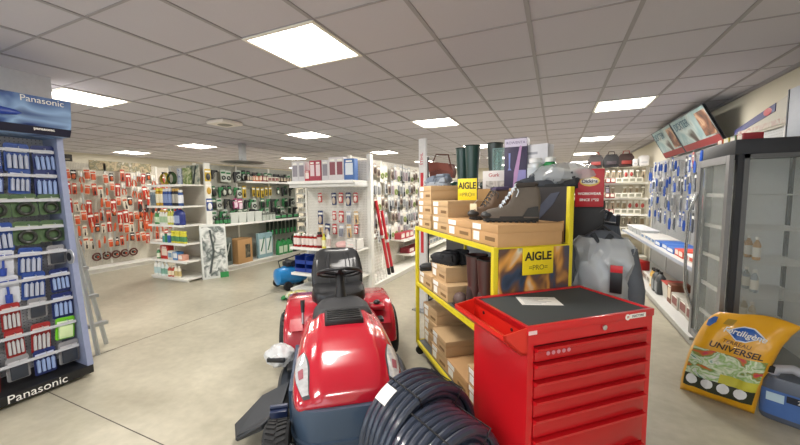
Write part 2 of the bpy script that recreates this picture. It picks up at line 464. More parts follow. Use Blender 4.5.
# ceiling panel lamps
LM = mat('#fff9f0', .5, var=0, emit=9.0); LFR = mat('#efece2', .4)
def lamp():
    R = new_root('ceiling_panel_lamp')
    b = MB()
    for q in ((-.3,-.275,-.3,.3),(.275,.3,-.3,.3),(-.275,.275,-.3,-.275),(-.275,.275,.275,.3)): b.box(q[0],q[1],q[2],q[3],-.012,.0)
    b.build('frame', LFR, R)
    MB().box(-.275,.275,-.275,.275,-.006,-.001).build('diffuser', LM, R)
    b = MB()
    for i in (1,2,3): b.box(-.275+.1375*i-.003, -.275+.1375*i+.003, -.275, .275, -.009, -.006)
    b.build('louvre', LFR, R)
    return R
rows = ['nearest row', 'second row back', 'third row back', 'fourth row back', 'row at the far wall']
cols = {.72: 'on the fridge side', -1.68: 'in line over the mower', -4.08: 'over the aisle left of the mower', -7.08: 'over the cleaning-product shelves', -9.48: 'nearest the left wall'}
for r_, y in enumerate((2.087, 5.087, 8.087, 11.087, 14.087)):
    for x in (.72, -1.68, -4.08, -7.08, -9.48):
        if r_ == 0 and x in (.72, -7.08, -9.48): continue
        xx = -4.68 if (r_ == 0 and x == -4.08) else x
        put('lamp', lamp, (xx, y, CEIL), 0, 'square recessed ceiling lamp, %s, %s' % (rows[r_], cols[x]), 'ceiling lamp', 'recessed ceiling lamps')
for x in (.72, -1.68, -4.08, -7.08):  # unseen fittings added around the extra lights behind the camera
    put('lamp', lamp, (x, -.913, CEIL), 0, 'square recessed ceiling lamp by the shop-front windows, %s' % cols[x], 'ceiling lamp', 'recessed ceiling lamps')
# smoke/air vent and hanging post
R = thing('ceiling_vent', 'flat small white square vent cover on the ceiling tiles, left of the nearest lamp', 'vent', (-4.38, 3.587, CEIL-.006))
MB().box(-.17,.17,-.17,.17,-.05,0, bev=.012).build('cover', mat('#e6dfd8', .5), R)
MB().lathe([(.07,-.06),(.1,-.05)], 20).build('outlet', mat('#8d8a83', .5), R)
R = thing('suspended_unit_heater', 'grey metal fixture hanging from the ceiling on a square post above the green garden tools', 'ceiling fixture', (-6.0, 5.3, CEIL))
MB().box(-.05,.05,-.05,.05,-.42,-.0).build('post', STEEL, R)
MB().lathe([(.02,-.42),(.38,-.41),(.44,-.385),(.38,-.375),(.05,-.37)], 28).build('dish', mat('#8f9091', .4, .5), R)

# ================================================================ filling helpers
def shelf_row(F, z, y, x0, x1, specs, where, group, jitter=.02, gap=.004, sc=1):
    """specs: (key, builder, width, text, cat, n); laid left to right"""
    x = x0; cnt = 0
    for key, bl, w, tx, cat, n in specs:
        w = w*(sc if not isinstance(sc, tuple) else sc[0])
        for q in range(n):
            if x + w > x1 + .001: return
            yy = y + random.uniform(0, jitter)
            put(key, bl, F.P(x + w/2, yy, z + .001), F.rz, '%s, %s, %s from left' % (tx, where, onum(cnt % 30)), cat, group, scale=sc)
            x += w + gap; cnt += 1
def hooks(root, pts, ln=.12):
    ps = []
    for p in pts[:98]:
        if 'hook%.2f' % ln in PROTO:
            o = PROTO['hook%.2f' % ln].copy(); C.objects.link(o)
        else:
            o = MB().tube([(0,0,0),(0,-ln,0),(0,-ln-.008,.012)], .0025, 5).build('peg_hook', STEEL); PROTO['hook%.2f' % ln] = o
        o.parent = root; o.location = p
        ps.append(o)
def hang(F, root, depth, zs, x0, dx, n, pick, where, group, skip=0, ln=.12, jz=.0, sc=1):
    pts = []
    for ri, z in enumerate(zs):
        c = 0
        for i in range(n):
            if random.random() < skip: continue
            spec = pick(ri, i)
            if spec is None: continue
            key, bl, tx, cat = spec
            x = x0 + dx*i; zz = z + random.uniform(-jz, jz)
            pts.append((x, depth-.032, zz))
            put(key, bl, F.P(x, depth-.032-ln*.8, zz), F.rz, '%s, %s, %s row, %s from left' % (tx, where, onum(ri), onum(c)), cat, group, scale=sc*random.uniform(.85, 1.12), tilt=random.gauss(0, .05))
            c += 1
    hooks(root, pts, ln)

# ================================================================ G1 orange tool wall
OR = '#c8572f'
F = Frame((-8.1, 3.0, 0), 90)
g1 = gondola('tool_wall_gondola', 'long white perforated wall unit of orange hand tools behind the battery stand', F.o, 90, 5.0, .38, 2.16, [(.5, 1.75, 5.0)], panel='#cfc9ba')
hd = MB().box(.75, 1.9, .335, .345, 2.02, 2.22).build('header_board', printed(('#5a4a38','#c9b68e','#7d7a5a','#d9cfb9'), 9, name='header_print'), g1)
KO = [('pru', pruner(OR), 'orange-handled pruning shears', 'shears'), ('saw', handsaw(OR), 'orange-handled pruning saw', 'saw'),
      ('bl_or', blister('#e2d8c6', '#3a2f2a', '#c8562c', shape='tool', h=.18, w=.07), 'cream card with a black tool', 'tool pack'), ('bl_or2', blister('#c9563a', '#2a2a2a', '#e8dccb', shape='tool', h=.16, w=.06), 'orange card with a black tool', 'tool pack'),
      ('bl_orw', blister('#e8dfcf', OR, OR, shape='box', h=.15, w=.08), 'cream card with an orange part', 'tool pack'),
      ('bl_red', blister('#b5301c', '#d9cbb8', shape='tool', h=.2, w=.075), 'dark red tool pack', 'tool pack'),
      ('bl_bk', blister('#2b2624', '#c65a2b', shape='round', h=.13, w=.07), 'black card with a rust-orange part', 'tool pack')]
hang(F, g1, .38, [1.98, 1.72, 1.44, 1.18, .94, .66], .35, .102, 28, lambda r, i: random.choice(KO), 'orange tool wall', 'orange tools on the wall unit', skip=.1, jz=.05, sc=1.2)
for i in range(4):
    put('lop', lopper(OR), F.P(1.55 + .13*i, .25, 1.33 - .02*i), 90, 'long orange-handled lopper at the middle of the orange tool wall, %s from the left' % onum(i), 'lopper', 'orange loppers')
for i in range(5):
    put('trh', trimmer_head(), F.P(.72 + .165*i, .3, .36), 90, 'round brown trimmer spool, foot of the orange tool wall, %s from left' % onum(i), 'trimmer head', 'trimmer heads at the foot of the tool wall')
R = thing('saw_stand', 'small black sign plate topping the left end of the orange tool wall', 'sign', F.P(.3, .36, 2.171), 90)
MB().box(-.2,.2,-.01,.01,0,.13,bev=.004).build('plate', mat('#2b2723', .5), R); MB().box(-.16,.16,-.013,-.01,.03,.05).build('stripe', mat('#b0a58c', .5), R)

# ================================================================ G2 cleaning-product end unit
F2 = Frame((-6.74, 3.78, 0), 0)
g2 = gondola('end_gondola', 'white shelving end unit stacked with bottles and cleaning products', F2.o, 0, 1.0, .5, 2.06, [.36, .67, .99, 1.32, 1.69], panel='#d6d0c2', base_h=.06)
MB().box(1.0, 1.03, .42, .53, 0, 2.08).build('side_post', WHITE, g2)
W2 = 'cleaning unit'
shelf_row(F2, .06, .05, .05, .9, [
 ('b_wht', bottle('#e8e8e2','#dcdcd6','#b8d0cf', h=.24, r=.04), .08, 'white bottle with a pale label', 'bottle', 2),
 ('sp_wht', spray_bottle('#dfe8e6','#e9e9e4','#7fae9c'), .085, 'white trigger spray bottle', 'spray bottle', 2),
 ('b_red', bottle('#b8452e','#d8d0c0','#e8dcc0', h=.17, r=.035), .07, 'small red-brown bottle', 'bottle', 2),
 ('b_cream', bottle('#e8dfc8','#f2f0e8','#c7b27a', h=.18, r=.035), .07, 'small cream bottle', 'bottle', 2),
 ('c_yel', carton('#d9c437','#8a7a2a', w=.13, h=.17), .13, 'yellow carton', 'box', 1),
 ('c_yel2', carton('#cdb63a','#3a3a30', w=.09, h=.2), .09, 'tall yellow carton', 'box', 1)], 'bottom shelf of the ' + W2, None, sc=1.12)
shelf_row(F2, .36, .06, .12, .95, [
 ('b_grn', bottle('#2f7d4a','#e9e6dd','#dfe8d2', h=.17, r=.035), .07, 'green squat bottle', 'bottle', 1),
 ('c_red', carton('#c0291f','#e9d8c8', w=.19, h=.22), .19, 'big red carton', 'box', 1),
 ('c_wht', carton('#dcd8cc','#7f9fb8', w=.12, h=.14), .12, 'white carton with a blue print', 'box', 1),
 ('c_blu', carton('#4a7fb5','#e2e6e8', w=.13, h=.13), .13, 'light blue carton', 'box', 1),
 ('c_pnk', carton('#d9a08c','#efe6dc', w=.12, h=.09), .12, 'low pinkish carton', 'box', 2)], 'second shelf of the ' + W2, None, sc=1.1)
shelf_row(F2, .67, .07, .3, .97, [
 ('jb', jar('#5aa0a8','#e8e8e0', r=.035, h=.13), .07, 'teal tub with a white lid', 'tub', 1),
 ('jg', jar('#3f8f58','#2c6a40', r=.035, h=.14), .07, 'green tub', 'tub', 1),
 ('jbl', jar('#3b62a8','#e9e9e4', r=.035, h=.15), .07, 'blue tub with a white lid', 'tub', 1),
 ('by', bottle('#d9cf3a','#e6df4f','#4f8a5a', h=.19, r=.035, neck=.7), .07, 'yellow bottle with a green label', 'bottle', 6)], 'middle shelf of the ' + W2, None, sc=1.12)
shelf_row(F2, .99, .07, .1, .97, [
 ('b_gr2', bottle('#4f9a58','#eceadf','#cfe0c0', h=.2, r=.034), .068, 'green bottle with a white cap', 'bottle', 2),
 ('b_w2', bottle('#e9e9e2','#d8b83a','#a8c4a0', h=.22, r=.034), .068, 'white bottle with a yellow cap', 'bottle', 3),
 ('b_y2', bottle('#c9c850','#3a8a4a','#e8e4c8', h=.24, r=.034), .068, 'lime bottle with a green cap', 'bottle', 2),
 ('b_bl2', bottle('#2c3f8a','#c8332c','#d8dce8', h=.24, r=.04), .08, 'dark blue bottle with a red cap', 'bottle', 1),
 ('jug_b', jug('#28357c','#c8332c','#9aa8cf', h=.26, w=.15), .15, 'dark blue canister with a red cap', 'canister', 2)], 'fourth shelf of the ' + W2, None, sc=(1.1,1.1,1.15))
shelf_row(F2, 1.32, .07, .04, .97, [
 ('c_g', can('#8f9aa0','#e6e6e0','#5f6f7a', h=.24, r=.036), .074, 'grey spray can with a white cap', 'spray can', 2),
 ('c_o', can('#c9a03a','#e6d94f','#efe6cc', h=.26, r=.036), .074, 'yellow spray can', 'spray can', 2),
 ('c_b', can('#2f4a8a','#d9dce2','#7f93c0', h=.25, r=.036), .074, 'blue spray can', 'spray can', 3),
 ('c_k', can('#2b2e33','#c9a050','#a8a49a', h=.25, r=.036), .074, 'black spray can with a tan cap', 'spray can', 2),
 ('c_b2', can('#46629c','#e6e6e0','#e2e4e8', h=.23, r=.036), .074, 'pale blue spray can', 'spray can', 2)], 'upper can shelf of the ' + W2, None, sc=(1.12,1.12,1.2))
def hose_loop(c):
    def f():
        R = new_root('hose_coil'); b = MB()
        for k in range(4): b.tube([((.11-.006*k)*math.cos(t), -.02-.014*k, .12+(.11-.006*k)*math.sin(t)) for t in [2*PI*i/20 for i in range(20)]], .009, 6, closed=True)
        b.build('hose', mat(c, .5), R); MB().box(-.02,.02,-.075,-.005,.2,.24).build('tie', mat('#2a2a2a', .6), R)
        return R
    return f
for i, (x, c, t) in enumerate(((.16,'#b9a83a','yellow'),(.36,'#3f5a34','dark green'))):
    put('hose'+c, hose_loop(c), F2.P(x, .3, 1.691), 0, '%s hose coil on the top shelf of the cleaning-product end unit' % t, 'hose')
for i, (x, w_, c1, t) in enumerate(((.52,.12,('#3a5fa0','#d8dde4','#24406f'),'blue'),(.72,.22,('#a8b86a','#6f8a4a','#d8d8b0','#4a6a3a'),'green leafy'))):
    R = thing('display_card', '%s printed card standing on the top shelf of the cleaning-product end unit' % t, 'display card', F2.P(x, .3, 1.691))
    MB().box(-w_/2, w_/2, 0, .02, 0, .3, bev=.002).build('board', printed(c1, 10), R)
    MB().box(-w_*.4, w_*.4, .02, .1, 0, .006).build('foot', WHITE, R)
R = thing('picture_board', 'large pale picture board with a dark slanted bar, cleaning unit top shelf', 'display board', F2.P(.83, .34, 1.691))
MB().box(-.16,.16,0,.02,0,.34).build('board', printed(('#8a9a86','#c4c2b0','#5f6f62','#d0cab8'), 7), R)
MB().tube([(.02,-.012,.02),(.1,-.012,.33)], .01, 6).build('slanted_bar', mat('#2f3a3a', .5), R)
side = Frame((-5.7, 4.0, 0), 90)
for i, z in enumerate((1.95, 1.7, 1.42)):
    put('sp%d' % i, blister(('#d8b83a','#e9e4d6','#2f4a8a')[i], ('#3a3a3a','#c9a03a','#d8d8d8')[i], h=.2, w=.12), side.P(.26, .0065, z), 90, ('yellow','cream','blue')[i] + ' pack clipped to the side post between the cleaning unit and the green tools', 'pack')

# ================================================================ G3 green garden run
F3 = Frame((-5.8, 4.4, 0), 90)
g3 = gondola('garden_gondola', 'long white shelving run of green garden sprayers and irrigation parts', F3.o, 90, 2.75, .47, 2.1, [.93, (1.79, .9, 2.75)], panel='#a9aaa0', shelf_depths=[.4, .3])
W3 = 'green irrigation run'
GK = [('sg', spray_gun('#2f7a48'), 'green spray gun', 'spray gun'), ('sgk', spray_gun('#26292b'), 'black spray gun', 'spray gun'),
      ('bg', blister('#2f6f46','#1f2022', '#dfe2d4', shape='box', h=.15, w=.085), 'green card with a black fitting', 'fitting pack'),
      ('bg2', blister('#1f2a26','#cfd4c8','#3f8a55', shape='round', h=.14, w=.08), 'black card with a grey fitting', 'fitting pack'),
      ('bg3', blister('#c8cfc6','#2c3030','#2f7a48', shape='coil', h=.16, w=.09), 'grey card with a black ring', 'fitting pack')]
GY = ('gy', blister('#c9a92e','#2a2a26', shape='tool', h=.17, w=.07), 'yellow hose-nozzle pack', 'nozzle pack')
GP = ('gp', blister('#b03a78','#e8d0dc', shape='box', h=.15, w=.09), 'magenta pack', 'pack')
def pk3(r, i):
    if r == 1 and 7 <= i <= 13: return GY
    if r == 2 and 5 <= i <= 6: return GP
    return random.choice(GK)
hang(F3, g3, .47, [1.98, 1.66, 1.4, 1.18], .15, .125, 20, pk3, W3, 'irrigation packs on the green run', skip=.1, jz=.02, sc=1.25)
shelf_row(F3, .93, .1, .1, 2.6, [
 ('sgn', bottle('#26302c','#2f8a4c','#3f8a55', h=.16, r=.04), .085, 'black and green bottle', 'bottle', 4),
 ('tubc', tub('#c9cec8','#dfe2dc', w=.2, h=.2), .2, 'clear grey tub with a lid', 'tub', 4),
 ('jar3', jar('#b9c0b8','#6a706a', r=.045, h=.16), .09, 'grey jar', 'jar', 4),
 ('c_gk', carton('#2d3a34','#4fa06a', w=.2, h=.1), .2, 'flat black and green box', 'box', 4)], 'middle shelf of the ' + W3, None)
shelf_row(F3, 1.79, .2, 1.0, 2.7, [
 ('bk1', carton('#3a2f2c','#c9b9a0', w=.05, h=.12), .05, 'thin dark box', 'box', 3), ('bk2', carton('#c96a3a','#efe6d0', w=.05, h=.12), .05, 'thin orange box', 'box', 4),
 ('bk3', carton('#8a2f3a','#efe6d0', w=.05, h=.13), .05, 'thin crimson box', 'box', 4), ('bk4', carton('#d8d4c4','#8a2f3a', w=.05, h=.12), .05, 'thin cream box', 'box', 6),
 ('bk1', None, .05, 'thin dark box', 'box', 8)], 'top shelf of the ' + W3, None)
R = thing('kraft_carton', 'tall brown cardboard carton with a dark picture on the base of the garden run', 'box', F3.P(.7, .02, .101), 96)
MB().box(-.2,.2,0,.28,0,.5,bev=.003).build('box_body', KRAFT, R); MB().box(.0,.14,-.0015,0,.1,.38).build('printed_panel', printed(('#26262a','#5a5648','#8a8474'), 14), R)
MB().box(-.2,.2,-.0015,.0,.495,.502).build('tape', mat('#8a6a45', .4), R)
def longpack(a, b2, c):
    def f():
        R = new_root('long_pack'); MB().box(-.11,.11,0,.07,0,.55,bev=.004).build('box_body', mat(a, .5), R)
        MB().box(-.08,.08,-.0015,0,.08,.42).build('printed_panel', mat(b2, .5), R)
        MB().tube([(-.05,-.012,.15),(.0,-.016,.3),(.05,-.012,.45)], .012, 6).build('packed_tool', mat(c, .5), R)
        return R
    return f
for i, (x, k) in enumerate(((.14,0),(.36,0),(1.25,1),(1.45,1))):
    put('lp%d' % k, longpack(*(('#6f7a78','#2c3a36','#c8ccc8'),('#8fb0b8','#e2e8e6','#3f7a5a'))[k]), F3.P(x, .12, .101), 90,
        ('grey pack leaning at the left of the brown carton' if i == 1 else 'grey pack at the left end of the garden run base') if k == 0 else ('pale blue tall pack just right of the brown carton' if i == 2 else 'pale blue tall pack, second right of the brown carton'), 'pack')
shelf_row(F3, .1, .06, 1.62, 2.7, [
 ('spg', jug('#2f8a4a','#1f2a24','#cfe0c8', h=.36, w=.16), .16, 'green pressure sprayer canister', 'sprayer', 3),
 ('spk', jug('#26302c','#2f8a4c','#3f8a55', h=.42, w=.16), .16, 'black and green sprayer canister', 'sprayer', 3)], 'base shelf of the ' + W3, None)
for i in range(8):
    put('gt', lambda: longgreen(), F3.P(1.6 + .13*i, .3, .85), 90, 'green-headed garden tool pack under the middle shelf of the garden run, %s from left' % onum(i), 'garden tool', 'tools under the garden shelf')
R = thing('tall_flat_pack', 'tall white flat pack with a green corner leaning on the cleaning-product unit', 'pack', (-5.66, 4.02, .002), 62)
R.rotation_euler = (D2R(-6), 0, D2R(62))
MB().box(0,.42,0,.07,0,.98,bev=.004).build('box_body', mat('#d5d8d3', .4), R)
MB().box(.03,.39,-.002,0,.04,.94).build('printed_panel', printed(('#8f9894','#e6e8e4','#5a6462','#c9cfca'), 6), R)
MB().tube([(.12,-.012,.1),(.2,-.014,.5),(.16,-.012,.88)], .018, 6).build('packed_tool', mat('#4a5250', .5), R)
MB().box(.28,.42,-.003,.072,0,.1).build('green_corner', mat('#2f8a4a', .5), R)

# ================================================================ G4 back wing with jars
F4 = Frame((-6.25, 7.15, 0), 0)
g4 = gondola('jar_gondola', 'white shelving wing with rows of small white tubs beyond the green run', F4.o, 0, 2.6, .35, 2.12, [.3, .55, .8, 1.05, 1.3, 1.53, 1.8], panel='#57544d', base_h=.08, shelf_depths=[.3]*7, peg=False)
for k, z in enumerate([.3, .55, .8, 1.05, 1.3, 1.53]):
    shelf_row(F4, z, .06, .03, 1.6, [('wj%d' % (k % 3), jar(('#e0dccd','#d2d4cc','#e8e4d8')[k % 3], ('#f0eee6','#c9c2b0','#d9d5c8')[k % 3], r=.035, h=.11), .075, 'small white tub', 'tub', 18)], '%s shelf up of the back jar wing' % onum(k), None)
shelf_row(F4, 1.8, .06, .03, 1.8, [('bkr', carton('#b5352c','#efe6d0', w=.06, h=.14), .06, 'thin red box', 'box', 3), ('bkg', carton('#e0a23a','#3a3a30', w=.06, h=.13), .06, 'thin amber box', 'box', 5), ('bkb', carton('#2f3540','#c8c4b8', w=.07, h=.13), .07, 'thin black box', 'box', 12)], 'top shelf of the back jar wing', None)

# ================================================================ G5 centre end unit
F5 = Frame((-3.7, 4.05, 0), 0)
g5 = gondola('end_gondola', 'white central end unit with gift boxes on top and red cans below', F5.o, 0, 1.17, .48, 2.0, [.3, .7, 1.69], panel='#dcdad2', base_h=.06, shelf_depths=[.42, .42, .44])
MB().box(.0, 1.17, .05, .44, 1.60, 1.665, bev=.01).build('lamp_canopy', mat('#d9d9d6', .4), g5)
MB().box(1.15, 1.21, .42, .5, 0, 2.08, bev=.004).build('corner_post', WHITE, g5)
W5 = 'centre end unit'
shelf_row(F5, 1.69, .08, .03, 1.16, [
 ('gb1', carton('#d3d1d4','#8f8a94', w=.12, h=.3), .12, 'tall pale grey gift box', 'box', 2),
 ('gb2', carton('#c23a4a','#efe4e0', w=.09, h=.16), .09, 'short crimson box', 'box', 1),
 ('gb3', carton('#b04a5a','#e6d4d8', w=.1, h=.3), .1, 'tall rose box', 'box', 2),
 ('gb1', None, .12, 'tall pale grey gift box', 'box', 1),
 ('gb5', carton('#dad6d8','#8a4a55', w=.13, h=.33), .13, 'tall white box with a plum print', 'box', 2),
 ('gb6', carton('#4f74b0','#dfe6ee', w=.17, h=.3), .17, 'blue box', 'box', 1)], 'top shelf of the ' + W5, None)
shelf_row(F5, .7, .08, .02, 1.16, [
 ('rc', can('#b02a2a','#e8e6e0','#e6dcd6', h=.2, r=.035), .072, 'red can with a white cap', 'can', 6),
 ('rck', can('#7d2228','#2a2a2a','#d8c8c0', h=.24, r=.04), .08, 'dark red can with a black cap', 'can', 1),
 ('yb5', bottle('#dfd64a','#c7c13a','#efecc8', h=.22, r=.032), .065, 'yellow bottle', 'bottle', 1),
 ('wb5', bottle('#e6e6e2','#cfcfca','#c8b8b0', h=.25, r=.036), .072, 'white bottle', 'bottle', 1)], 'middle shelf of the ' + W5, None)
R = thing('pink_bag', 'pale pink plastic bag on the middle shelf of the centre end unit', 'bag', F5.P(.86, .18, .701), 0)
b = MB(); b.ell((0,0,.055), .12, .09, .055, 18, 8)
for v in b.bm.verts: v.co += Vector((noise.noise(v.co*22), noise.noise(v.co*25+Vector((3,3,3))), 0))*.012
b.build('bag_body', mat('#e3b9b4', .4), R); MB().prism([(.08,.02),(.16,.0),(.17,.05),(.1,.08)], -.03, .03).build('bag_end', mat('#e8c6c0', .4), R)
R = thing('white_basket', 'white slatted plastic basket on the middle shelf of the centre end unit, right end', 'basket', F5.P(1.05, .1, .701), 0)
b = MB()
for q in ((-.09,.09,0,.01),(-.09,.09,.2,.21)):
    for z in (0,.04,.08,.12): b.box(q[0],q[1],q[2],q[3],z,z+.025)
for q in (-.09,.08): b.box(q,q+.01,0,.21,0,.145)
b.box(-.09,.09,0,.21,0,.006); b.build('basket_body', mat('#e4e2dc', .4), R)
hang(F5, g5, .48, [1.5, 1.22, 1.02], .34, .13, 6, lambda r, i: random.choice([
  ('k5a', blister('#c8ccd4','#8a8f9a', h=.2, w=.09, shape='box'), 'silver pack', 'pack'), ('k5b', blister('#2f3c6a','#c9b9a8', h=.18, w=.09, shape='round'), 'navy pack', 'pack'),
  ('k5c', blister('#c24a4a','#e8d8d0', h=.14, w=.08, shape='round'), 'red pack', 'pack'), ('k5d', blister('#d8b98a','#6a6a72', h=.18, w=.08, shape='tool'), 'tan pack', 'pack')]), W5, 'packs hanging on the centre end unit', skip=.12)
def crate():
    R = new_root('stacking_bin'); b = MB(); w, d, h, t = .2, .24, .12, .006
    b.box(-w/2,w/2,0,d,0,t); b.box(-w/2,-w/2+t,0,d,0,h); b.box(w/2-t,w/2,0,d,0,h); b.box(-w/2,w/2,d-t,d,0,h); b.box(-w/2,w/2,0,t,0,h*.5)
    b.build('bin_body', mat('#1f3f9a', .35), R); MB().box(-w/2-.004,w/2+.004,-.006,.0,h*.45,h*.53).build('front_lip', mat('#1a3688', .35), R)
    return R
for i, (x, z) in enumerate(((.12,0),(.12,.125),(.33,0),(.33,.125))):
    put('crate', crate, F5.P(x, .1, .301 + z), 0, 'blue open-front bin below the red cans, %s of the %s stack' % (('bottom','top')[i % 2], ('left','right')[i // 2]), 'bin', 'blue bins')
# compressor / blue drum on the floor
R = thing('air_compressor', 'blue tank air compressor standing on the floor left of the centre end unit', 'compressor', (-3.9, 4.28, .0), 70)
b = MB(); b.tube([(-.26,0,.2),(-.23,0,.2),(-.1,0,.2),(.12,0,.2),(.24,0,.2),(.27,0,.2)], [.06,.13,.16,.16,.13,.06], 20); b.build('tank', mat('#1f7fc0', .3, coat=.4), R)
b = MB(); b.box(-.1,.1,-.08,.08,.35,.43,bev=.02); b.cyl((0,-.12,.4),(0,.1,.4),.05,14); b.build('motor', mat('#23262a', .5), R)
MB().tube([(-.16,0,.3),(-.2,0,.45),(.18,0,.52),(.2,0,.32)], .012, 8).build('handle', mat('#2a2d30', .5), R)
for s_ in (-1, 1): MB().cyl((-.14,s_*.16,.07),(-.14,s_*.2,.07),.07,18).build('wheel', BLACKR, R)
MB().box(.14,.18,-.1,.1,0,.09).build('foot', BLACKR, R)
R = thing('net_bag', 'green and white netted bag on the floor left of the mower seat', 'bag', (-3.3, 3.8, .0), 25)
b = MB(); b.ell((0,0,.06), .2, .16, .07, 22, 8)
for v in b.bm.verts: v.co.z = max(0, v.co.z + noise.noise(v.co*9)*.03); v.co.x += noise.noise(v.co*14)*.02
b.build('bag_body', printed(('#1f8a4a','#e0e4de','#c9c23a','#2f6fa0'), 16), R); MB().box(-.26,-.2,-.05,.05,.01,.05,bev=.01).build('bag_tie', mat('#2f8a4a', .5), R)

# ================================================================ G6 centre run, facing right
F6 = Frame((-2.5, 4.56, 0), 90)
g6 = gondola('accessory_gondola', 'long white wall of hanging blister packs running back from the centre end unit', F6.o, 90, 5.0, .42, 2.08, [(.62, 1.3, 5.0), (.3, 1.6, 5.0)], panel='#d3d0c4', shelf_depths=[.32, .34])
K6 = [('k6a', blister('#d6d6d2','#8d8f92', h=.2, w=.1, shape='box'), 'pale grey pack', 'pack'), ('k6b', blister('#bfc3c6','#3a3c40', h=.22, w=.09, shape='tool'), 'grey tool pack', 'pack'),
      ('k6c', blister('#e6e2d6','#8a9a5a', h=.24, w=.12, shape='coil'), 'white ring pack', 'pack'), ('k6d', blister('#b9a99a','#5a4a44', h=.16, w=.09, shape='round'), 'taupe pack', 'pack'),
      ('k6e', blister('#c9cdd2','#a89aa0', h=.2, w=.08, shape='box'), 'silver pack with a mauve part', 'pack')]
hang(F6, g6, .42, [1.98, 1.7, 1.42, 1.16, .9], .2, .135, 29, lambda r, i: random.choice(K6), 'centre accessory wall', 'packs on the centre accessory wall', skip=.06, jz=.03, sc=1.22)
shelf_row(F6, .62, .14, 1.35, 4.9, [('r6', carton('#b5434a','#e6dcd0', w=.2, d=.2, h=.12), .2, 'low red box', 'box', 3), ('w6', carton('#cfcbc0','#7f8a94', w=.18, d=.2, h=.15), .18, 'low pale box', 'box', 5), ('b6', carton('#3f6a8a','#dfe4e6', w=.16, d=.2, h=.1), .16, 'low blue box', 'box', 8)], 'upper shelf of the centre accessory wall', None)
shelf_row(F6, .3, .12, 1.7, 4.9, [('r6b', carton('#8a2a34','#d9c9c0', w=.3, d=.2, h=.1), .3, 'flat maroon box', 'box', 4), ('w6b', carton('#bdb9ae','#6f7a84', w=.22, d=.2, h=.14), .22, 'flat grey box', 'box', 7)], 'lower shelf of the centre accessory wall', None)
R = thing('wire_grid', 'white wire grid panel leaning against the centre accessory wall next to the end post', 'wire grid', F6.P(.32, .05, .101), 90)
R.rotation_euler = (D2R(-10), 0, D2R(90))
b = MB(); b.tube([(-.2,0,0),(.2,0,0),(.2,0,.8),(-.2,0,.8)], .007, 6, closed=True)
for i in range(1, 16): b.tube([(-.2,0,.05*i),(.2,0,.05*i)], .0035, 5)
for i in range(1, 4): b.tube([(-.2+.1*i,0,0),(-.2+.1*i,0,.8)], .005, 5)
b.build('grid', WHITE, R); MB().box(-.05,.05,-.01,-.004,.7,.76).build('tag', PRICE, R)
for i, (x, h) in enumerate(((.72,1.3),(.86,1.12))):
    R = thing('red_pole', ('taller' if i == 0 else 'shorter') + ' red telescopic pole leaning on the centre accessory wall, foot on the base shelf', 'pole', F6.P(x, .1, .101), 90)
    R.rotation_euler = (D2R(-7), D2R(-7), D2R(90))
    MB().tube([(0,0,0),(0,0,h)], .026, 10).build('shaft', mat('#c22a35', .35), R); MB().cyl((0,0,0),(0,0,.12),.03,10).build('grip', BLACK, R); MB().cyl((0,0,h*.5),(0,0,h*.5+.05),.03,10).build('collar', mat('#ddd8d4', .4), R)
R = thing('slim_floor_display', 'tall slim white floor display with a red stripe standing left of the shoe rack', 'display stand', (-1.51, 4.05, 0), -20)
MB().box(-.055,.055,-.02,.02,0.02,2.17,bev=.006).build('column', mat('#dcdcdc', .4), R); MB().box(-.022,.022,-.024,-.02,.75,1.75).build('red_stripe', mat('#c8323c', .4), R)
MB().box(-.12,.12,-.1,.1,0,.02,bev=.004).build('foot', STEEL, R)
text('STIHL', .06, (0,-.025,1.92), (PI/2, -PI/2, 0), mat('#c8323c', .4), R)

# ================================================================ Panasonic battery stand (left)
F7 = Frame((-3.5, .35, 0), 90)          # local x towards the right end (world y), local y to its back
L7 = 1.12
R7 = thing('battery_display_stand', 'tall blue and white battery display stand cut by the left picture edge', 'display stand', F7.o, 90)
SB = mat('#8e97b5', .4); 
b = MB(); b.box(0, L7, 0, .46, .03, .1, bev=.006); b.build('base_board', BLACK, R7)
for x in (.15, .97): MB().box(x-.03,x+.03,.1,.36,0,.03).build('foot', BLACKR, R7)
text('Panasonic', .085, (.78, -.004, .064), FRONT, PAPER, R7)
MB().box(0, L7, .40, .44, .1, 2.0).build('back_panel', pegboard('#c4c6cc', '#77787c'), R7)
# bowed side panel at the right end, deeper at the foot
pr_ = [(.44,.1),(.0,.1),(.03,.3),(.09,.8),(.14,1.4),(.17,1.9),(.17,1.97),(.44,1.97)]
MB().prism([(y, z) for y, z in pr_], 1.08, 1.12, axis='x').build('side_panel', SB, R7)
MB().lathe([(.034,0),(.034,.011),(.02,.012)], 20, M=Matrix.Translation((1.078,.115,1.01)) @ Matrix.Rotation(-PI/2, 4, 'Y')).build('round_grommet', mat('#3f434c', .4, .5), R7)
MB().lathe([(.062,0),(.062,.006),(.05,.008)], 20, M=Matrix.Translation((1.079,.115,1.01)) @ Matrix.Rotation(-PI/2, 4, 'Y')).build('grommet_ring', mat('#c9cbd2', .3, .5), R7)
MB().prism([(y, z) for y, z in pr_], 0, .04, axis='x').build('side_panel', SB, R7)
hm = printed(('#20305a','#3f5f9a','#8fb0d8','#2a3f78'), 3, name='header_print', stretch=(1,1,2))
b = MB(); b.prism([(.06,1.97),(.02,2.06),(.0,2.24),(.06,2.25),(.40,2.25),(.40,1.97)], 0, L7, axis='x'); b.build('header_box', hm, R7)
MB().prism([(.058,1.97),(.03,2.025),(.025,2.025),(.053,1.97)], 0, L7, axis='x').build('header_strip', mat('#1b2036', .4), R7)
text('Panasonic', .062, (.955, .0, 2.21), (PI/2+.05, 0, 0), PAPER, R7)
text('panasonic', .03, (.96, .028, 2.008), (PI/2-.3, 0, 0), PAPER, R7, bold=.001)
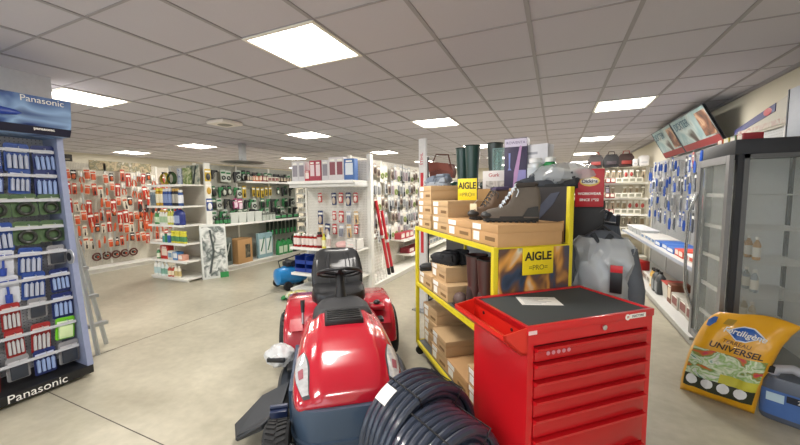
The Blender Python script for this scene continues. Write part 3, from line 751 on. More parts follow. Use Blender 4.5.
MB().ell((.6,-.0,2.10), .24, .012, .035, 20, 6).build('blue_lozenge', mat('#1d3f9a', .35), R7)
text('eneloop power', .032, (.6, -.015, 2.10), (PI/2, 0, 0), PAPER, R7)
MB().ell((.5,.0,2.18), .07, .01, .055, 16, 6).build('printed_cup', mat('#e6dccd', .5), R7)
def wire_tray():
    b = MB(); b.box(0.05, L7-.05, -.002, .004, 0, .03)
    return b
for k, z in enumerate((1.88, 1.69, 1.5, 1.29, 1.09, .9, .7, .5, .3)):
    yf = .2 - .12*k/8
    s = MB().box(.05, L7-.05, yf, yf+.004, z-.036, z-.014).build('price_strip', mat('#b9bcc4', .5), R7)
    b = MB()
    for i in range(7): b.tube([(.12+.15*i, .4, z), (.12+.15*i, yf+.004, z), (.12+.15*i, yf+.002, z-.02)], .0028, 5)
    b.build('hook_row', STEEL, s)
B7 = {'b': ('p7b', blister('#28488f','#a9b0c4', '#cfd6e4', h=.15, w=.11, shape='cells'), 'blue battery pack', 'battery pack'),
      'n': ('p7n', blister('#1c2c66','#8fa4cf', '#c8d0e6', h=.15, w=.11, shape='cells'), 'navy battery pack', 'battery pack'),
      'g': ('p7g', blister('#4a6444','#1f241f', '#b9c4ac', h=.12, w=.12, shape='coil'), 'dark green ear-bud pack', 'headphone pack'),
      'l': ('p7l', blister('#5a9a7a','#1a1c1c', '#d8e4da', h=.17, w=.12, shape='box'), 'pale green pack with a black gadget', 'gadget pack'),
      'r': ('p7r', blister('#9a2a2c','#b9b9bd', '#e0c9c4', h=.16, w=.09, shape='cells'), 'red battery pack', 'battery pack'),
      'o': ('p7o', blister('#c9642a','#4fa0b0', '#efe4d4', h=.17, w=.11, shape='box'), 'orange pack with a teal part', 'gadget pack'),
      'w': ('p7w', blister('#c3c8d4','#20409a', '#20409a', h=.15, w=.1, shape='tool'), 'white and blue lamp pack', 'lamp pack'),
      'G': ('p7G', blister('#6fc02a','#cfe4b0', '#e8f4d8', h=.14, w=.11, shape='box'), 'bright green pack', 'pack'),
      's': ('p7s', blister('#8a8a8e','#2f3540', '#c8c8cc', h=.12, w=.1, shape='box'), 'grey pack', 'pack')}
ROWS7 = ['wwbbbbn','wnbnnbn','ggggggg','nbbbbgg','lloowbs','wsbrwbn','nwbrrsn','wsbrrrG','sssrsns']
for k, z in enumerate((1.88, 1.69, 1.5, 1.29, 1.09, .9, .7, .5, .3)):
    yf = .2 - .12*k/8
    for i in range(7):
        for dpt in (0,):
            key, bl, tx, cat = B7[ROWS7[k][i]]
            put(key, bl, F7.P(.13 + .147*i, yf + .03, z - .002), 90, '%s, battery stand, %s row, %s from its left end' % (tx, onum(k), onum(i)), cat, 'packs on the battery stand', scale=1.25*random.uniform(.86, 1.04), tilt=random.gauss(0, .04))
# step ladder behind it
R = thing('step_ladder', 'grey aluminium step ladder folded behind the battery stand', 'ladder', (-3.93, 1.74, 0), 90)
AL = mat('#aeb2b4', .35, .7)
for y0, y1 in ((-.02,.16),(.16,.3)):
    MB().tube([(-.05,y0*0,0),(-.12,.12,1.35)], .02, 8).build('rail', AL, R) if y0 < 0 else MB().tube([(.12,.22,0),(-.1,.16,1.3)], .02, 8).build('rail', AL, R)
for k in range(4): MB().box(-.09-.02*k, .08-.05*k, .06+.02*k, .12+.02*k, .25+.28*k, .28+.28*k).build('tread', AL, R)
# ================================================================ G7 right wall run
F8 = Frame((1.2, 8.3, 0), -90)
g7 = gondola('hardware_gondola', 'long white wall unit of blue-handled tools along the right wall behind the fridge', F8.o, -90, 4.25, .6, 2.05, [.72], panel='#a9abac', shelf_depths=[.5], price='#a9b2c4', shelfcol='#c6c6c2')
K7 = [('sd', hand_tool('#2450a8'), 'blue screwdriver', 'screwdriver'), ('pl', hand_tool('#2450a8', .22, 'plier'), 'blue-handled pliers', 'pliers'), ('wr', hand_tool('#888888', .24, 'wrench'), 'steel spanner', 'spanner'),
      ('b7', blister('#2d56a8','#c4c8cc', h=.17, w=.07, shape='tool'), 'blue carded tool', 'tool pack'), ('b7k', blister('#33373f','#8a8f96', h=.18, w=.06, shape='tool'), 'dark carded tool', 'tool pack'), ('b7w', blister('#cfd2d6','#5f666e', h=.15, w=.08, shape='box'), 'silver carded part', 'part pack'), ('b7r', blister('#b03238','#d0d0d0', h=.15, w=.06, shape='tool'), 'red carded tool', 'tool pack')]
W7_ = [3,2,1.5,3,2,2,.5]
hang(F8, g7, .6, [1.97, 1.7, 1.42, 1.16], .2, .13, 30, lambda r, i: random.choices(K7, W7_)[0] if r in (0, 1, 3) else random.choices(K7, [1,1,3,1,2,4,.5])[0], 'hardware wall', 'tools on the hardware wall', skip=.05, jz=.03, sc=1.2)
shelf_row(F8, .72, .13, .1, 4.1, [('gb7', tub('#b8bcc0','#d8dadc', w=.2, d=.25, h=.1), .2, 'grey parts tub', 'tub', 6), ('wb7', carton('#d8d6d0','#5f7fa8', w=.22, d=.3, h=.07), .22, 'flat white box', 'box', 4),
  ('bb7', carton('#2f64b5','#dfe4ea', w=.3, d=.3, h=.06), .3, 'flat blue box', 'box', 3), ('rb7', carton('#c8442c','#e8dccf', w=.16, d=.25, h=.08), .16, 'small orange-red box', 'box', 2), ('wb8', carton('#e0ddd6','#c8442c', w=.15, d=.25, h=.07), .15, 'small white box', 'box', 3)], 'mid shelf of the hardware wall', None)
shelf_row(F8, .1, .12, 1.6, 4.15, [('pw', carton('#cfccc4','#8a8478', w=.3, d=.3, h=.1), .3, 'low grey box', 'box', 2), ('yb7', bottle('#d8b05a','#2a2a2a','#efe6cc', h=.28, r=.05), .1, 'tan bottle with a black cap', 'bottle', 2), ('gz', jug('#3a3f42','#1d1f20','#8a8f94', h=.3, w=.16), .16, 'black canister', 'canister', 2),
  ('wcn', tub('#d9d6ce','#b8443c', w=.24, d=.24, h=.2), .24, 'white tub with a red lid', 'tub', 1), ('kb', carton('#7d4a34','#d8c8b0', w=.16, d=.2, h=.24), .16, 'brown upright box', 'box', 1), ('kb2', carton('#b9b4aa','#7a3a34', w=.25, d=.3, h=.16), .25, 'grey picture box', 'box', 3)], 'base shelf of the hardware wall', None)
R = thing('red_tool_case', 'red metal case on the base shelf at the far end of the hardware wall', 'tool case', (.92, 7.15, 0), -62)
MB().box(0,.56,0,.3,0.02,.34,bev=.01).build('case_body', mat('#b8241f', .35), R); MB().box(.02,.54,-.006,0,.22,.25).build('lid_seam', mat('#7d1512', .4), R)
MB().tube([(.2,-.03,.14),(.2,-.05,.17),(.36,-.05,.17),(.36,-.03,.14)], .008, 6).build('handle', BLACK, R)

# ================================================================ G8 far right end rack, facing the camera
F9 = Frame((.3, 8.75, 0), 0)
g8 = gondola('end_rack', 'cream rack across the far right corner, packed with small hanging parts', F9.o, 0, 1.5, .4, 2.02, [.6, 1.0, 1.35, 1.68], panel='#c9c3b0', shelf_depths=[.3, .28, .22, .2], peg=False)
K8 = [('k8a', blister('#cfc8b4','#8a7a60', h=.16, w=.08, shape='box'), 'beige pack', 'pack'), ('k8b', blister('#b9a890','#3a342e', h=.18, w=.07, shape='tool'), 'tan tool pack', 'pack'), ('k8c', blister('#dfdccf','#b04a44', h=.15, w=.08, shape='round'), 'cream and red pack', 'pack'), ('k8d', blister('#8f8a7a','#d8d2c0', h=.17, w=.07, shape='tool'), 'olive pack', 'pack'), ('k8e', blister('#4a3f5a','#cfc8d8', h=.14, w=.08, shape='box'), 'purple pack', 'pack')]
hang(F9, g8, .4, [1.96, 1.6, 1.28, .94], .08, .112, 13, lambda r, i: random.choice(K8), 'far right end rack', 'packs on the far right end rack', skip=.05)
for k, z in enumerate((1.68, 1.35, 1.0, .6, .1)):
    shelf_row(F9, z, .08+.02*k, .03, 1.45, [('s8a', carton('#c8bfa6','#6f5f4a', w=.1, h=.09), .1, 'small tan box', 'box', 3), ('s8b', jar('#9a8f7c','#d9d2c0', h=.1), .085, 'small grey tub', 'tub', 4), ('s8c', carton('#8a3a38','#e0d8c8', w=.09, h=.1), .09, 'small maroon box', 'box', 2), ('s8d', carton('#dfdccf','#8a8a7a', w=.12, h=.11), .12, 'small white box', 'box', 4)], '%s shelf down of the far right end rack' % onum(k), None)
def dark_bag(c, c2):
    def f():
        R = new_root('tool_bag'); b = MB()
        b.loft([[(sx*.14*k, -.1*k if sy < 0 else .1*k, z) for sx, sy in ((-1,-1),(-.3,-1.1),(.3,-1.1),(1,-1),(1,1),(-1,1))] for k, z in ((.9,0),(1.05,.08),(1,.2),(.7,.28))]).build('bag_body', mat(c, .7), R)
        MB().tube([(-.07,-.02,.26),(-.05,-.03,.34),(.05,-.03,.34),(.07,-.02,.26)], .012, 6).build('handle', mat(c2, .6), R)
        MB().box(-.09,.09,-.125,-.1,.05,.13,bev=.005).build('pocket', mat(c2, .6), R)
        return R
    return f
for i, (x, c, c2, t) in enumerate(((.12,'#2c2626','#7d2a26','black and maroon'),(.42,'#1d1c1f','#3a3034','black'),(.7,'#35221f','#8a3028','dark brown'))):
    put('tb%d' % i, dark_bag(c, c2), F9.P(x+.38, .26, 2.031), 0, '%s tool bag on top of the far right end rack' % t, 'tool bag')
for i, (x, w, h) in enumerate(((1.24,.1,.16),(1.4,.18,.22))):
    R = thing('white_bucket' if i == 0 else 'white_crate', ('small white rounded pack' if i == 0 else 'wide white box') + ' on top of the far right end rack', 'box', F9.P(x, .22, 2.031), 0)
    MB().box(-w/2,w/2,-.1,.12,0,h,bev=.03).build('body', mat('#e3e2e2', .5), R); MB().box(-w*.3,w*.3,-.103,-.1,h*.3,h*.4).build('print_line', mat('#b9bcc2', .5), R)

# ================================================================ sloping posters over the right wall unit
PA = printed(('#5a8088','#9fb8bc','#8aaab0','#b9c8c6','#4a4440'), 2.6, name='poster_print')
PB = printed(('#2f2a2c','#8a5a44','#c9a88a','#6a2a2a'), 5, name='poster_print_2')
for i, (y0, y1) in enumerate(((7.4, 6.38), (6.36, 5.1))):
    R = thing('header_poster', ('farther' if i == 0 else 'nearer') + ' of the two sloping scenery posters above the hardware wall', 'poster', (1.72, y0, 2.06), -90)
    L = y0 - y1; sl = -.5
    MB().prism([(0,0),(.02,0),(-.2,.42),(-.22,.42)], 0, L, axis='x').build('board', PA, R)
    MB().prism([(-.004,0),(0,0),(-.044,.08),(-.048,.08)], L*.02, L*.98, axis='x').build('red_footer', mat('#8f2f34', .5), R)
    MB().prism([(-.06,.1),(-.05,.1),(-.19,.38),(-.2,.38)], L*.72, L*.97, axis='x').build('printed_figure', PB, R)
    b = MB()
    for x in (0, L-.012): b.prism([(-.006,0),(.026,0),(-.196,.425),(-.228,.425)], x, x+.012, axis='x')
    b.prism([(-.196,.425),(-.19,.415),(-.222,.415),(-.228,.425)], .006, L-.006, axis='x'); b.box(.006, L-.006, .0, .024, -.006, .004)
    b.build('frame', mat('#5b5f66', .4, .5), R)
    text('DEXTER' if i else 'DEXTER', .15, (L*.32, -.185, .32), (PI/2+.48, 0, 0), mat('#3f5f74', .5), R)
R = thing('overhead_sign', 'blue and grey slanted banner box above the fridge', 'sign', (1.79, 4.95, 2.04), -90)
MB().prism([(0,0),(1.1,0),(1.1,.28),(0,.1)], -.04, .0).build('board', mat('#a9a598', .5), R)
MB().prism([(0,.0),(.03,.0),(.03,.05),(.75,.15),(.75,.222),(0,.1)], -.045, -.04).build('blue_band', mat('#2c2f66', .4), R)
MB().ell((.63,-.046,.168), .07, .004, .035, 16, 6).build('red_emblem', mat('#a8343c', .4), R)
MB().box(.1,1.05,-.05,-.04,.02,.07).build('printed_tools', printed(('#a9a598','#a08a80','#a9a598','#8a4a44'), 10), R)
R = thing('upright_board', 'pale blue-grey upright panel above the fridge at the right picture edge', 'panel', (1.7, 3.9, 1.885), -90)
MB().box(0,.5,0,.03,0,.42,bev=.004).build('board', mat('#b5bcc8', .5), R); MB().box(-.015,0,-.004,.034,0,.42).build('edge_strip', mat('#3b4048', .5), R)
shelfy = [('o', '#c8542c', 'orange'), ('y', '#d8c23a', 'yellow'), ('g', '#4f7a4a', 'green'), ('r', '#a8323a', 'red')]
for i, (k, c, t) in enumerate(shelfy):
    put('tp'+k, carton(c, '#e6dfd0', w=.1, d=.12, h=.06), (1.62, 4.6-.15*i, 2.051) if False else (1.3+.0*i, 3.95-.12*i, 1.876), -90, 'small %s packet on top of the fridge, near its far corner' % t, 'packet')

# ================================================================ fridge
R = thing('display_fridge', 'dark grey display fridge with glass door and glass side, far right', 'fridge', (1.2, 3.99, 0), -90)
DG = mat('#2b2d33', .6, 0); FW, FD, FH = .62, .62, 1.87
# local x: 0 far end .. FW near end ; y: 0 front (room side) .. FD wall
b = MB(); b.box(0, FW, .02, FD, .0, .17, bev=.006); b.build('plinth', mat('#74726c', .4, .3), R)
b = MB()
for k in range(4): b.box(.05, FW-.05, .012, .02, .035+.03*k, .05+.03*k)
for k in range(4): b.box(FW, FW+.008, .06, FD-.05, .035+.03*k, .05+.03*k)
b.build('vent_grille', mat('#232427', .5), R)
MB().box(0, FW, .0, FD, FH-.11, FH, bev=.006).build('header', DG, R)
b = MB()
for x, y in ((0,.02),(FW-.045,.02),(FW-.045,FD-.05),(0,FD-.05)): b.box(x, x+.045, y, y+.05, .17, FH-.11)
b.build('corner_post', DG, R)
MB().box(0.045, FW-.045, FD-.03, FD-.01, .17, FH-.11).build('back_wall', mat('#e2e4e2', .5), R)
MB().box(.0, .012, .05, FD-.03, .17, FH-.11).build('inner_wall', mat('#dfe1df', .5), R)
b = MB(); 
for q in ((.0,.06,.17,FH-.11),(FW-.06,FW,.17,FH-.11),(.06,FW-.06,.17,.23),(.06,FW-.06,FH-.17,FH-.11)): b.box(q[0]+.002,q[1]-.002,-.028,.0,q[2],q[3])
dr = b.build('door', mat('#85868a', .35, .4), R)
MB().box(.06, FW-.06, -.02, -.012, .23, FH-.17).build('door_glass', glass_mat(.2, '#c6d0d0', .06), dr)
MB().tube([(.03,-.03,.42),(.01,-.075,.6),(.01,-.085,.95),(.01,-.075,1.3),(.03,-.03,1.48)], .013, 10).build('handle', mat('#d8dadc', .2, .9), dr)
MB().box(FW-.012, FW-.004, .07, FD-.05, .19, FH-.13).build('side_glass', glass_mat(.14, '#c9d2d2', .06), R)
b = MB(); b.box(FW-.006, FW+.006, .055, .085, .18, FH-.11); b.box(FW-.006, FW+.006, FD-.07, FD-.04, .18, FH-.11); b.box(FW-.006, FW+.006, .055, FD-.04, .17, .2); b.box(FW-.006, FW+.006, .055, FD-.04, FH-.14, FH-.11)
b.build('side_frame', mat('#6a6c70', .35, .5), R)
for k in range(5):
    z = .42 + .26*k; b = MB()
    for i in range(14): b.tube([(.03+.04*i,.05,z),(.03+.04*i,FD-.06,z)], .003, 5)
    b.tube([(.03,.05,z),(FW-.04,.05,z)], .005, 6); b.tube([(.03,FD-.07,z),(FW-.04,FD-.07,z)], .005, 6)
    s = b.build('wire_shelf', mat('#dadbd9', .3, .4), R)
    MB().box(.03, FW-.04, .03, .036, z-.02, z+.012).build('price_strip', PRICE, s)
FF = Frame((1.2, 3.99, 0), -90)
for k, (z, c, t) in enumerate(((.43,'#b9b09a','tan'),(.69,'#8f9aa0','grey'),(.95,'#b98a4a','amber'))):
    for i in range(3):
        put('fr%d' % k, bottle(c, '#e0ddd4', '#dcd8cc', h=.18, r=.03), FF.P(.14+.13*i, .25, z), -90, '%s bottle inside the display fridge, %s from the far side' % (t, onum(i)), 'bottle', 'bottles inside the fridge')

# ================================================================ potting soil bag and canister
SBF = Frame((1.09, 3.03, 0), 22)
R = thing('potting_soil_bag', 'large yellow printed potting soil bag standing against the fridge', 'soil bag', (1.075, 3.06, .003), -27)
LEAN = .14
def bag_pt(u, v, side, off=0):
    """u -1..1 across, v 0..1 up; side -1 front, 1 back"""
    w = .198 + .01*math.sin(v*PI) - (.02 if v > .8 else 0)*(v-.8)*5
    tk = .085*(math.sin(PI*min(1, v*1.02+.0))**.5 if 0 < v < .98 else 0)*(1-abs(u)**4)**.5 if abs(u) < 1 else 0
    wr = noise.noise(Vector((u*2.2, v*5, side*3)))*.018 + noise.noise(Vector((u*6+4, v*9, side)))*.008
    x = u*w + .12*v*v + .03*v + (.04*(v-.75)*4*u if v > .75 and u > 0 else 0)
    z = v*.64 + (.03*math.sin(u*2.2+.6) if v > .9 else 0)*(v-.9)*10 - (.05*(u+1)*.5)*(v > .85)*(v-.85)*5
    y = LEAN*v + side*(tk + off) + wr*(1 if 0.02 < v < 1 else 0) - .02*max(0, v-.85)
    return (x, y, z)
N, K = 20, 26
b = MB(); rings = []
for j in range(K+1):
    v = j/K; us = [-1+2*i/N for i in range(N+1)]
    rings.append([bag_pt(u, v, -1, .004) for u in us] + [bag_pt(u, v, 1, .004) for u in us[::-1]])
b.loft(rings).build('bag_body', mat('#e6a81c', .3, var=.03, coat=.3), R, sharp=1.2)
def bag_patch(u0, u1, v0, v1, off, name, m, nx=14, ny=10, shape=None, skew=0):
    b = MB(); r = []
    for j in range(ny+1):
        t = j/ny; row = []
        for i in range(nx+1):
            s = i/nx; uu = u0+(u1-u0)*s; vv = v0+(v1-v0)*t
            if shape: uu, vv = shape(s, t)
            row.append(bag_pt(uu, vv + skew*uu, -1, .004+off))
        r.append(row)
    b.loft(r, cap=False, closed=False)
    return b.build(name, m, R, sharp=1.2)
bag_patch(-.9, .9, .13, .56, .004, 'printed_picture', printed(('#b04a9a','#c23a5a','#d0602c','#6f9a4a','#dfe6d0','#8fb86a','#e8e8e0','#4a9a7a','#3a6a2c'), 8, det=3, stretch=(1,1,1.5)), 20, 14, skew=.0)
bag_patch(-.9, .9, .10, .24, .008, 'dark_band', mat('#2e3322', .5), 18, 5)
bag_patch(.0, .9, .24, .34, .008, 'yellow_field', mat('#c9c23f', .5), 12, 5)
for i in range(4):
    cu = -.68 + .42*i
    bag_patch(0,0,0,0,.013,'round_badge', mat('#e6e8ea', .5), 10, 8, shape=lambda s, t, cu=cu: (cu + .16*(2*s-1)*math.sqrt(max(.02,1-(2*t-1)**2)), .19+.055*(2*t-1)))
dia = lambda s, t, cu=.1, cv=.8, a=.42, h=.07: (cu + a*(2*s-1)*(1-abs(2*t-1)*.75), cv + h*(2*t-1))
bag_patch(0,0,0,0,.004,'logo_edge', mat('#dfe6f0', .4), 12, 8, shape=lambda s, t: dia(s, t, a=.46, h=.082))
bag_patch(0,0,0,0,.008,'logo_diamond', mat('#1d56a8', .4), 12, 8, shape=dia)
bag_patch(0,0,0,0,.005,'corner_logo', mat('#2a5fae', .4), 8, 6, shape=lambda s, t: (-.86+.12*(2*s-1)*(1-abs(2*t-1)*.6), .86+.06*(2*t-1)))
bag_patch(-.55,-.3,.86,.93,.004,'stamp_print', mat('#a8862a', .5), 8, 5)
def on_bag(st, size, u, v, m, bold=0):
    me = text(st, size, (0,0,0), (0,0,0), m, R, bold=bold)
    cx, _, cz = bag_pt(u, v, -1)
    for vt in me.data.vertices:
        uu = u + vt.co.x/.2; vv = v + vt.co.y/.64 - vt.co.x*.12
        p = bag_pt(uu, vv, -1, .016 + vt.co.z); vt.co = p
on_bag('Fertiligène', .05, .1, .8, PAPER, .0008)
on_bag('TERREAU', .034, .05, .69, mat('#6a3a1c', .5)); on_bag('UNIVERSEL', .054, .1, .62, mat('#3a2a18', .5), .001)
R = thing('blue_canister', 'dark grey and blue handled canister on the floor right of the soil bag', 'canister', (1.42, 2.97, .003), -30)
R.scale = (1, 1, 1.2)
b = MB(); rings = []
for z, k, kd in ((0,.93,.93),(.015,1,1),(.12,1,1),(.2,.98,.98),(.235,.8,.8)):
    rings.append([(.135*k*math.copysign(abs(math.cos(t))**.45, math.cos(t)), .085*kd*math.copysign(abs(math.sin(t))**.45, math.sin(t)), z) for t in [2*PI*i/28 for i in range(28)]])
b.loft(rings).build('body', mat('#565e6e', .3), R)
MB().tube([(-.1,0,.2),(-.07,0,.265),(0,0,.285),(.07,0,.265),(.1,0,.2)], [.03,.026,.024,.026,.03], 12).build('handle', mat('#a8abb4', .35), R)
MB().lathe([(.035,0),(.035,.03),(.03,.035)], 18, (-.1,0,.245)).build('cap', BLACK, R)
b = MB(); b.loft([[(.1365*k*math.copysign(abs(math.cos(t))**.45, math.cos(t)), .0865*math.copysign(abs(math.sin(t))**.45, math.sin(t)), z) for t in [PI+PI*i/16 for i in range(17)]] for z, k in ((.03,1),(.17,1))], cap=False, closed=False).build('paper_label', mat('#4a6fb0', .4), R)
MB().box(-.1,-.02,-.091,-.087,.11,.155).build('label_panel', mat('#bcd6e6', .4), R); MB().box(-.01,.11,-.091,-.087,.125,.16).build('label_panel', mat('#1c2233', .4), R)
text('20L', .032, (.06,-.0925,.142), FRONT, PAPER, R)

# ================================================================ yellow shoe rack
RK = Frame((-1.17, 2.92, 0), -49.8); RL, RD, RH = 1.35, .52, 1.2
R = thing('shoe_rack', 'yellow steel wheeled rack full of shoe boxes and work boots, behind the tool chest', 'rack', RK.o, -49.8)
YM = mat('#dccb2a', .35)
for x in (0, RL-.03):
    for y in (0, RD-.03):
        MB().box(x, x+.03, y, y+.03, .1, RH if not (x > 1 and y > .3) else 1.53, bev=.003).build('post', YM, R)
for x, y in ((.04,.03),(RL-.04,.03),(.04,RD-.03),(RL-.04,RD-.03)):
    b = MB(); b.cyl((x-.012,y,.04),(x+.012,y,.04),.04,18); b.box(x-.018,x+.018,y-.02,y+.02,.06,.1)
    b.build('caster', BLACKR, R)
for z in (.1, .655, 1.17):
    b = MB(); b.box(.03,RL-.03,.0,.022,z,z+.028); b.box(.03,RL-.03,RD-.022,RD,z,z+.028); b.box(0,.022,.03,RD-.03,z,z+.028); b.box(RL-.022,RL,.03,RD-.03,z,z+.028)
    b.build('rail', YM, R)
    MB().box(.022,RL-.022,.022,RD-.022,z+.008,z+.026).build('shelf', mat('#56595c', .5), R)
MB().box(.03,RL-.03,RD-.012,RD-.006,.12,1.17).build('back_sheet', mat('#8f98a6', .5), R)
PH = printed(('#1f2a40','#34465f','#6a4a3a','#d89a48','#d9d4c0','#8a8a7c'), 4.5, name='boots_photo', stretch=(1,1.6,.8))
MB().box(RL,RL+.006,.03,RD-.03,.7,1.19).build('boots_photo', PH, R)
# raised board at the back with a hiking photograph
MB().box(.25,RL-.03,RD-.02,RD-.01,RH,1.53).build('header_board', mat('#b08a58', .6, var=.2, vscale=7), R)
MB().box(1.03,RL-.03,RD-.0225,RD-.02,RH,1.53).build('dark_print', mat('#2c2a2c', .5), R)
MB().prism([(1.08,1.2),(1.3,1.2),(1.3,1.33),(1.18,1.3)], RD-.0238, RD-.0225).build('printed_ground', mat('#b0824e', .5), R)
MB().prism([(.98,1.33),(1.06,1.31),(1.2,1.42),(1.26,1.5),(1.18,1.49)], RD-.024, RD-.0225).build('printed_leg', mat('#454b5c', .5), R)
MB().prism([(.92,1.24),(1.02,1.24),(1.04,1.35),(.96,1.38)], RD-.024, RD-.0225).build('printed_boot', mat('#7a6650', .5), R)
MB().prism([(.55,1.25),(.62,1.24),(.9,1.46),(.86,1.5)], RD-.024, RD-.0225).build('printed_branch', mat('#d8ae6a', .5), R)
def sign(root, w, h, l1, l2):
    MB().box(-w/2,w/2,0,.006,0,h,bev=.001).build('plate', mat('#e8cf1c', .4), root)
    ink = mat('#22221c', .5)
    text(l1, h*.42, (0,-.001,h*.66), FRONT, ink, root, bold=.002, sx=min(1, w/(h*1.2)))
    text('=' + l2 + '=', h*.26, (0,-.001,h*.25), FRONT, mat('#8a7c22', .5), root, bold=.0004)
r_ = thing('brand_sign', 'yellow AIGLE plate on the front edge of the rack photo, above the tool chest'.replace('AIGLE ', 'lettered '), 'sign', RK.P(RL+.012, .16, 1.02), 40.2)
sign(r_, .2, .155, 'AIGLE', 'PRO'); r_.location = RK.P(RL+.02, .27, 1.04)
r_ = thing('brand_sign', 'yellow lettered plate standing among the shoe boxes at the left of the upper boots', 'sign', RK.P(.5, .27, 1.441), -14)
sign(r_, .165, .17, 'AIGLE', 'PRO')

def shoe_box(w=.34, d=.22, h=.115, c='#c4a57e', lab=1):
    def f():
        R = new_root('shoe_box')
        MB().box(-w/2,w/2,0,d,0,h*.7,bev=.001).build('box_body', mat(c, .7, var=.08, vscale=12), R)
        MB().box(-w/2-.003,w/2+.003,-.003,d+.003,h*.62,h,bev=.0015).build('lid', mat(c, .7, var=.05, vscale=14), R)
        MB().box(-w*.44,-w*.1,-.0045,-.003,h*.66,h*.93).build('size_sticker', PAPER, R) if lab else None
        MB().box(-w*.42,-w*.18,-.0015,0,h*.12,h*.55).build('barcode_sticker', PAPER, R)
        MB().box(w*.05,w*.4,-.0012,0,h*.22,h*.4).build('printed_line', mat('#7d5f3c', .7), R)
        return R
    return f
BX = [('bxA', shoe_box(), .34), ('bxB', shoe_box(.3,.3,.12,'#bf9f76'), .3), ('bxC', shoe_box(.36,.34,.12,'#c39a6b'), .36)]
def sbx(k, x, y, z, lab, rz=0):
    put(BX[k][0], BX[k][1], RK.P(x, y, z+.001), -49.8+rz, lab, 'shoe box', None)
T = 1.197
names = ['lowest', 'middle', 'topmost']
for i in range(3): sbx(1, .17, .03+.004*i, T+.121*i, 'kraft shoe box, far left end of the rack top, %s of three stacked' % names[i], (0,1.5,-1)[i])
for i in range(2): sbx(1, .5, .04, T+.121*i if i == 0 else T+.121, 'kraft shoe box second from the left on top of the yellow rack, %s of two' % ('lower','upper')[i])
sbx(2, .85, .03, T, 'kraft boot box in the middle of the rack top under the left hiking boot')
sbx(2, 1.15-.0, .03, T+.0, 'kraft boot box on the rack top nearest the tool chest') if False else None
put('bxL', shoe_box(.3,.42,.125,'#c39a6b'), RK.P(1.19, .03, T+.001), -49.8, 'long kraft boot box on the rack top under the nearest hiking boot', 'shoe box')
M0 = .682
for i, (x, k, z) in enumerate(((.19,1,M0),(.52,1,M0))): sbx(k, x, .03, z, 'kraft shoe box lying on the middle shelf of the yellow rack, %s from the left' % onum(i))
sbx(1, .42, .06, M0+.121, 'kraft shoe box on top of the middle-shelf boxes, under the black safety shoes')
sbx(1, .43, .06, M0+.242, 'upper kraft shoe box directly beneath the black safety shoes') if False else None
B0 = .127
for i, (x, k, n) in enumerate(((.17,1,3),(.5,1,2),(.83,2,1),(1.15,1,2))):
    for q in range(n):
        if i == 0 and q > 1: pass
        sbx(k, x, .03+(.05 if i == 0 else 0), B0+.121*q, 'kraft shoe box, rack bottom shelf, %s stack from left, %s layer up' % (onum(i), onum(q)), random.uniform(-2,2))

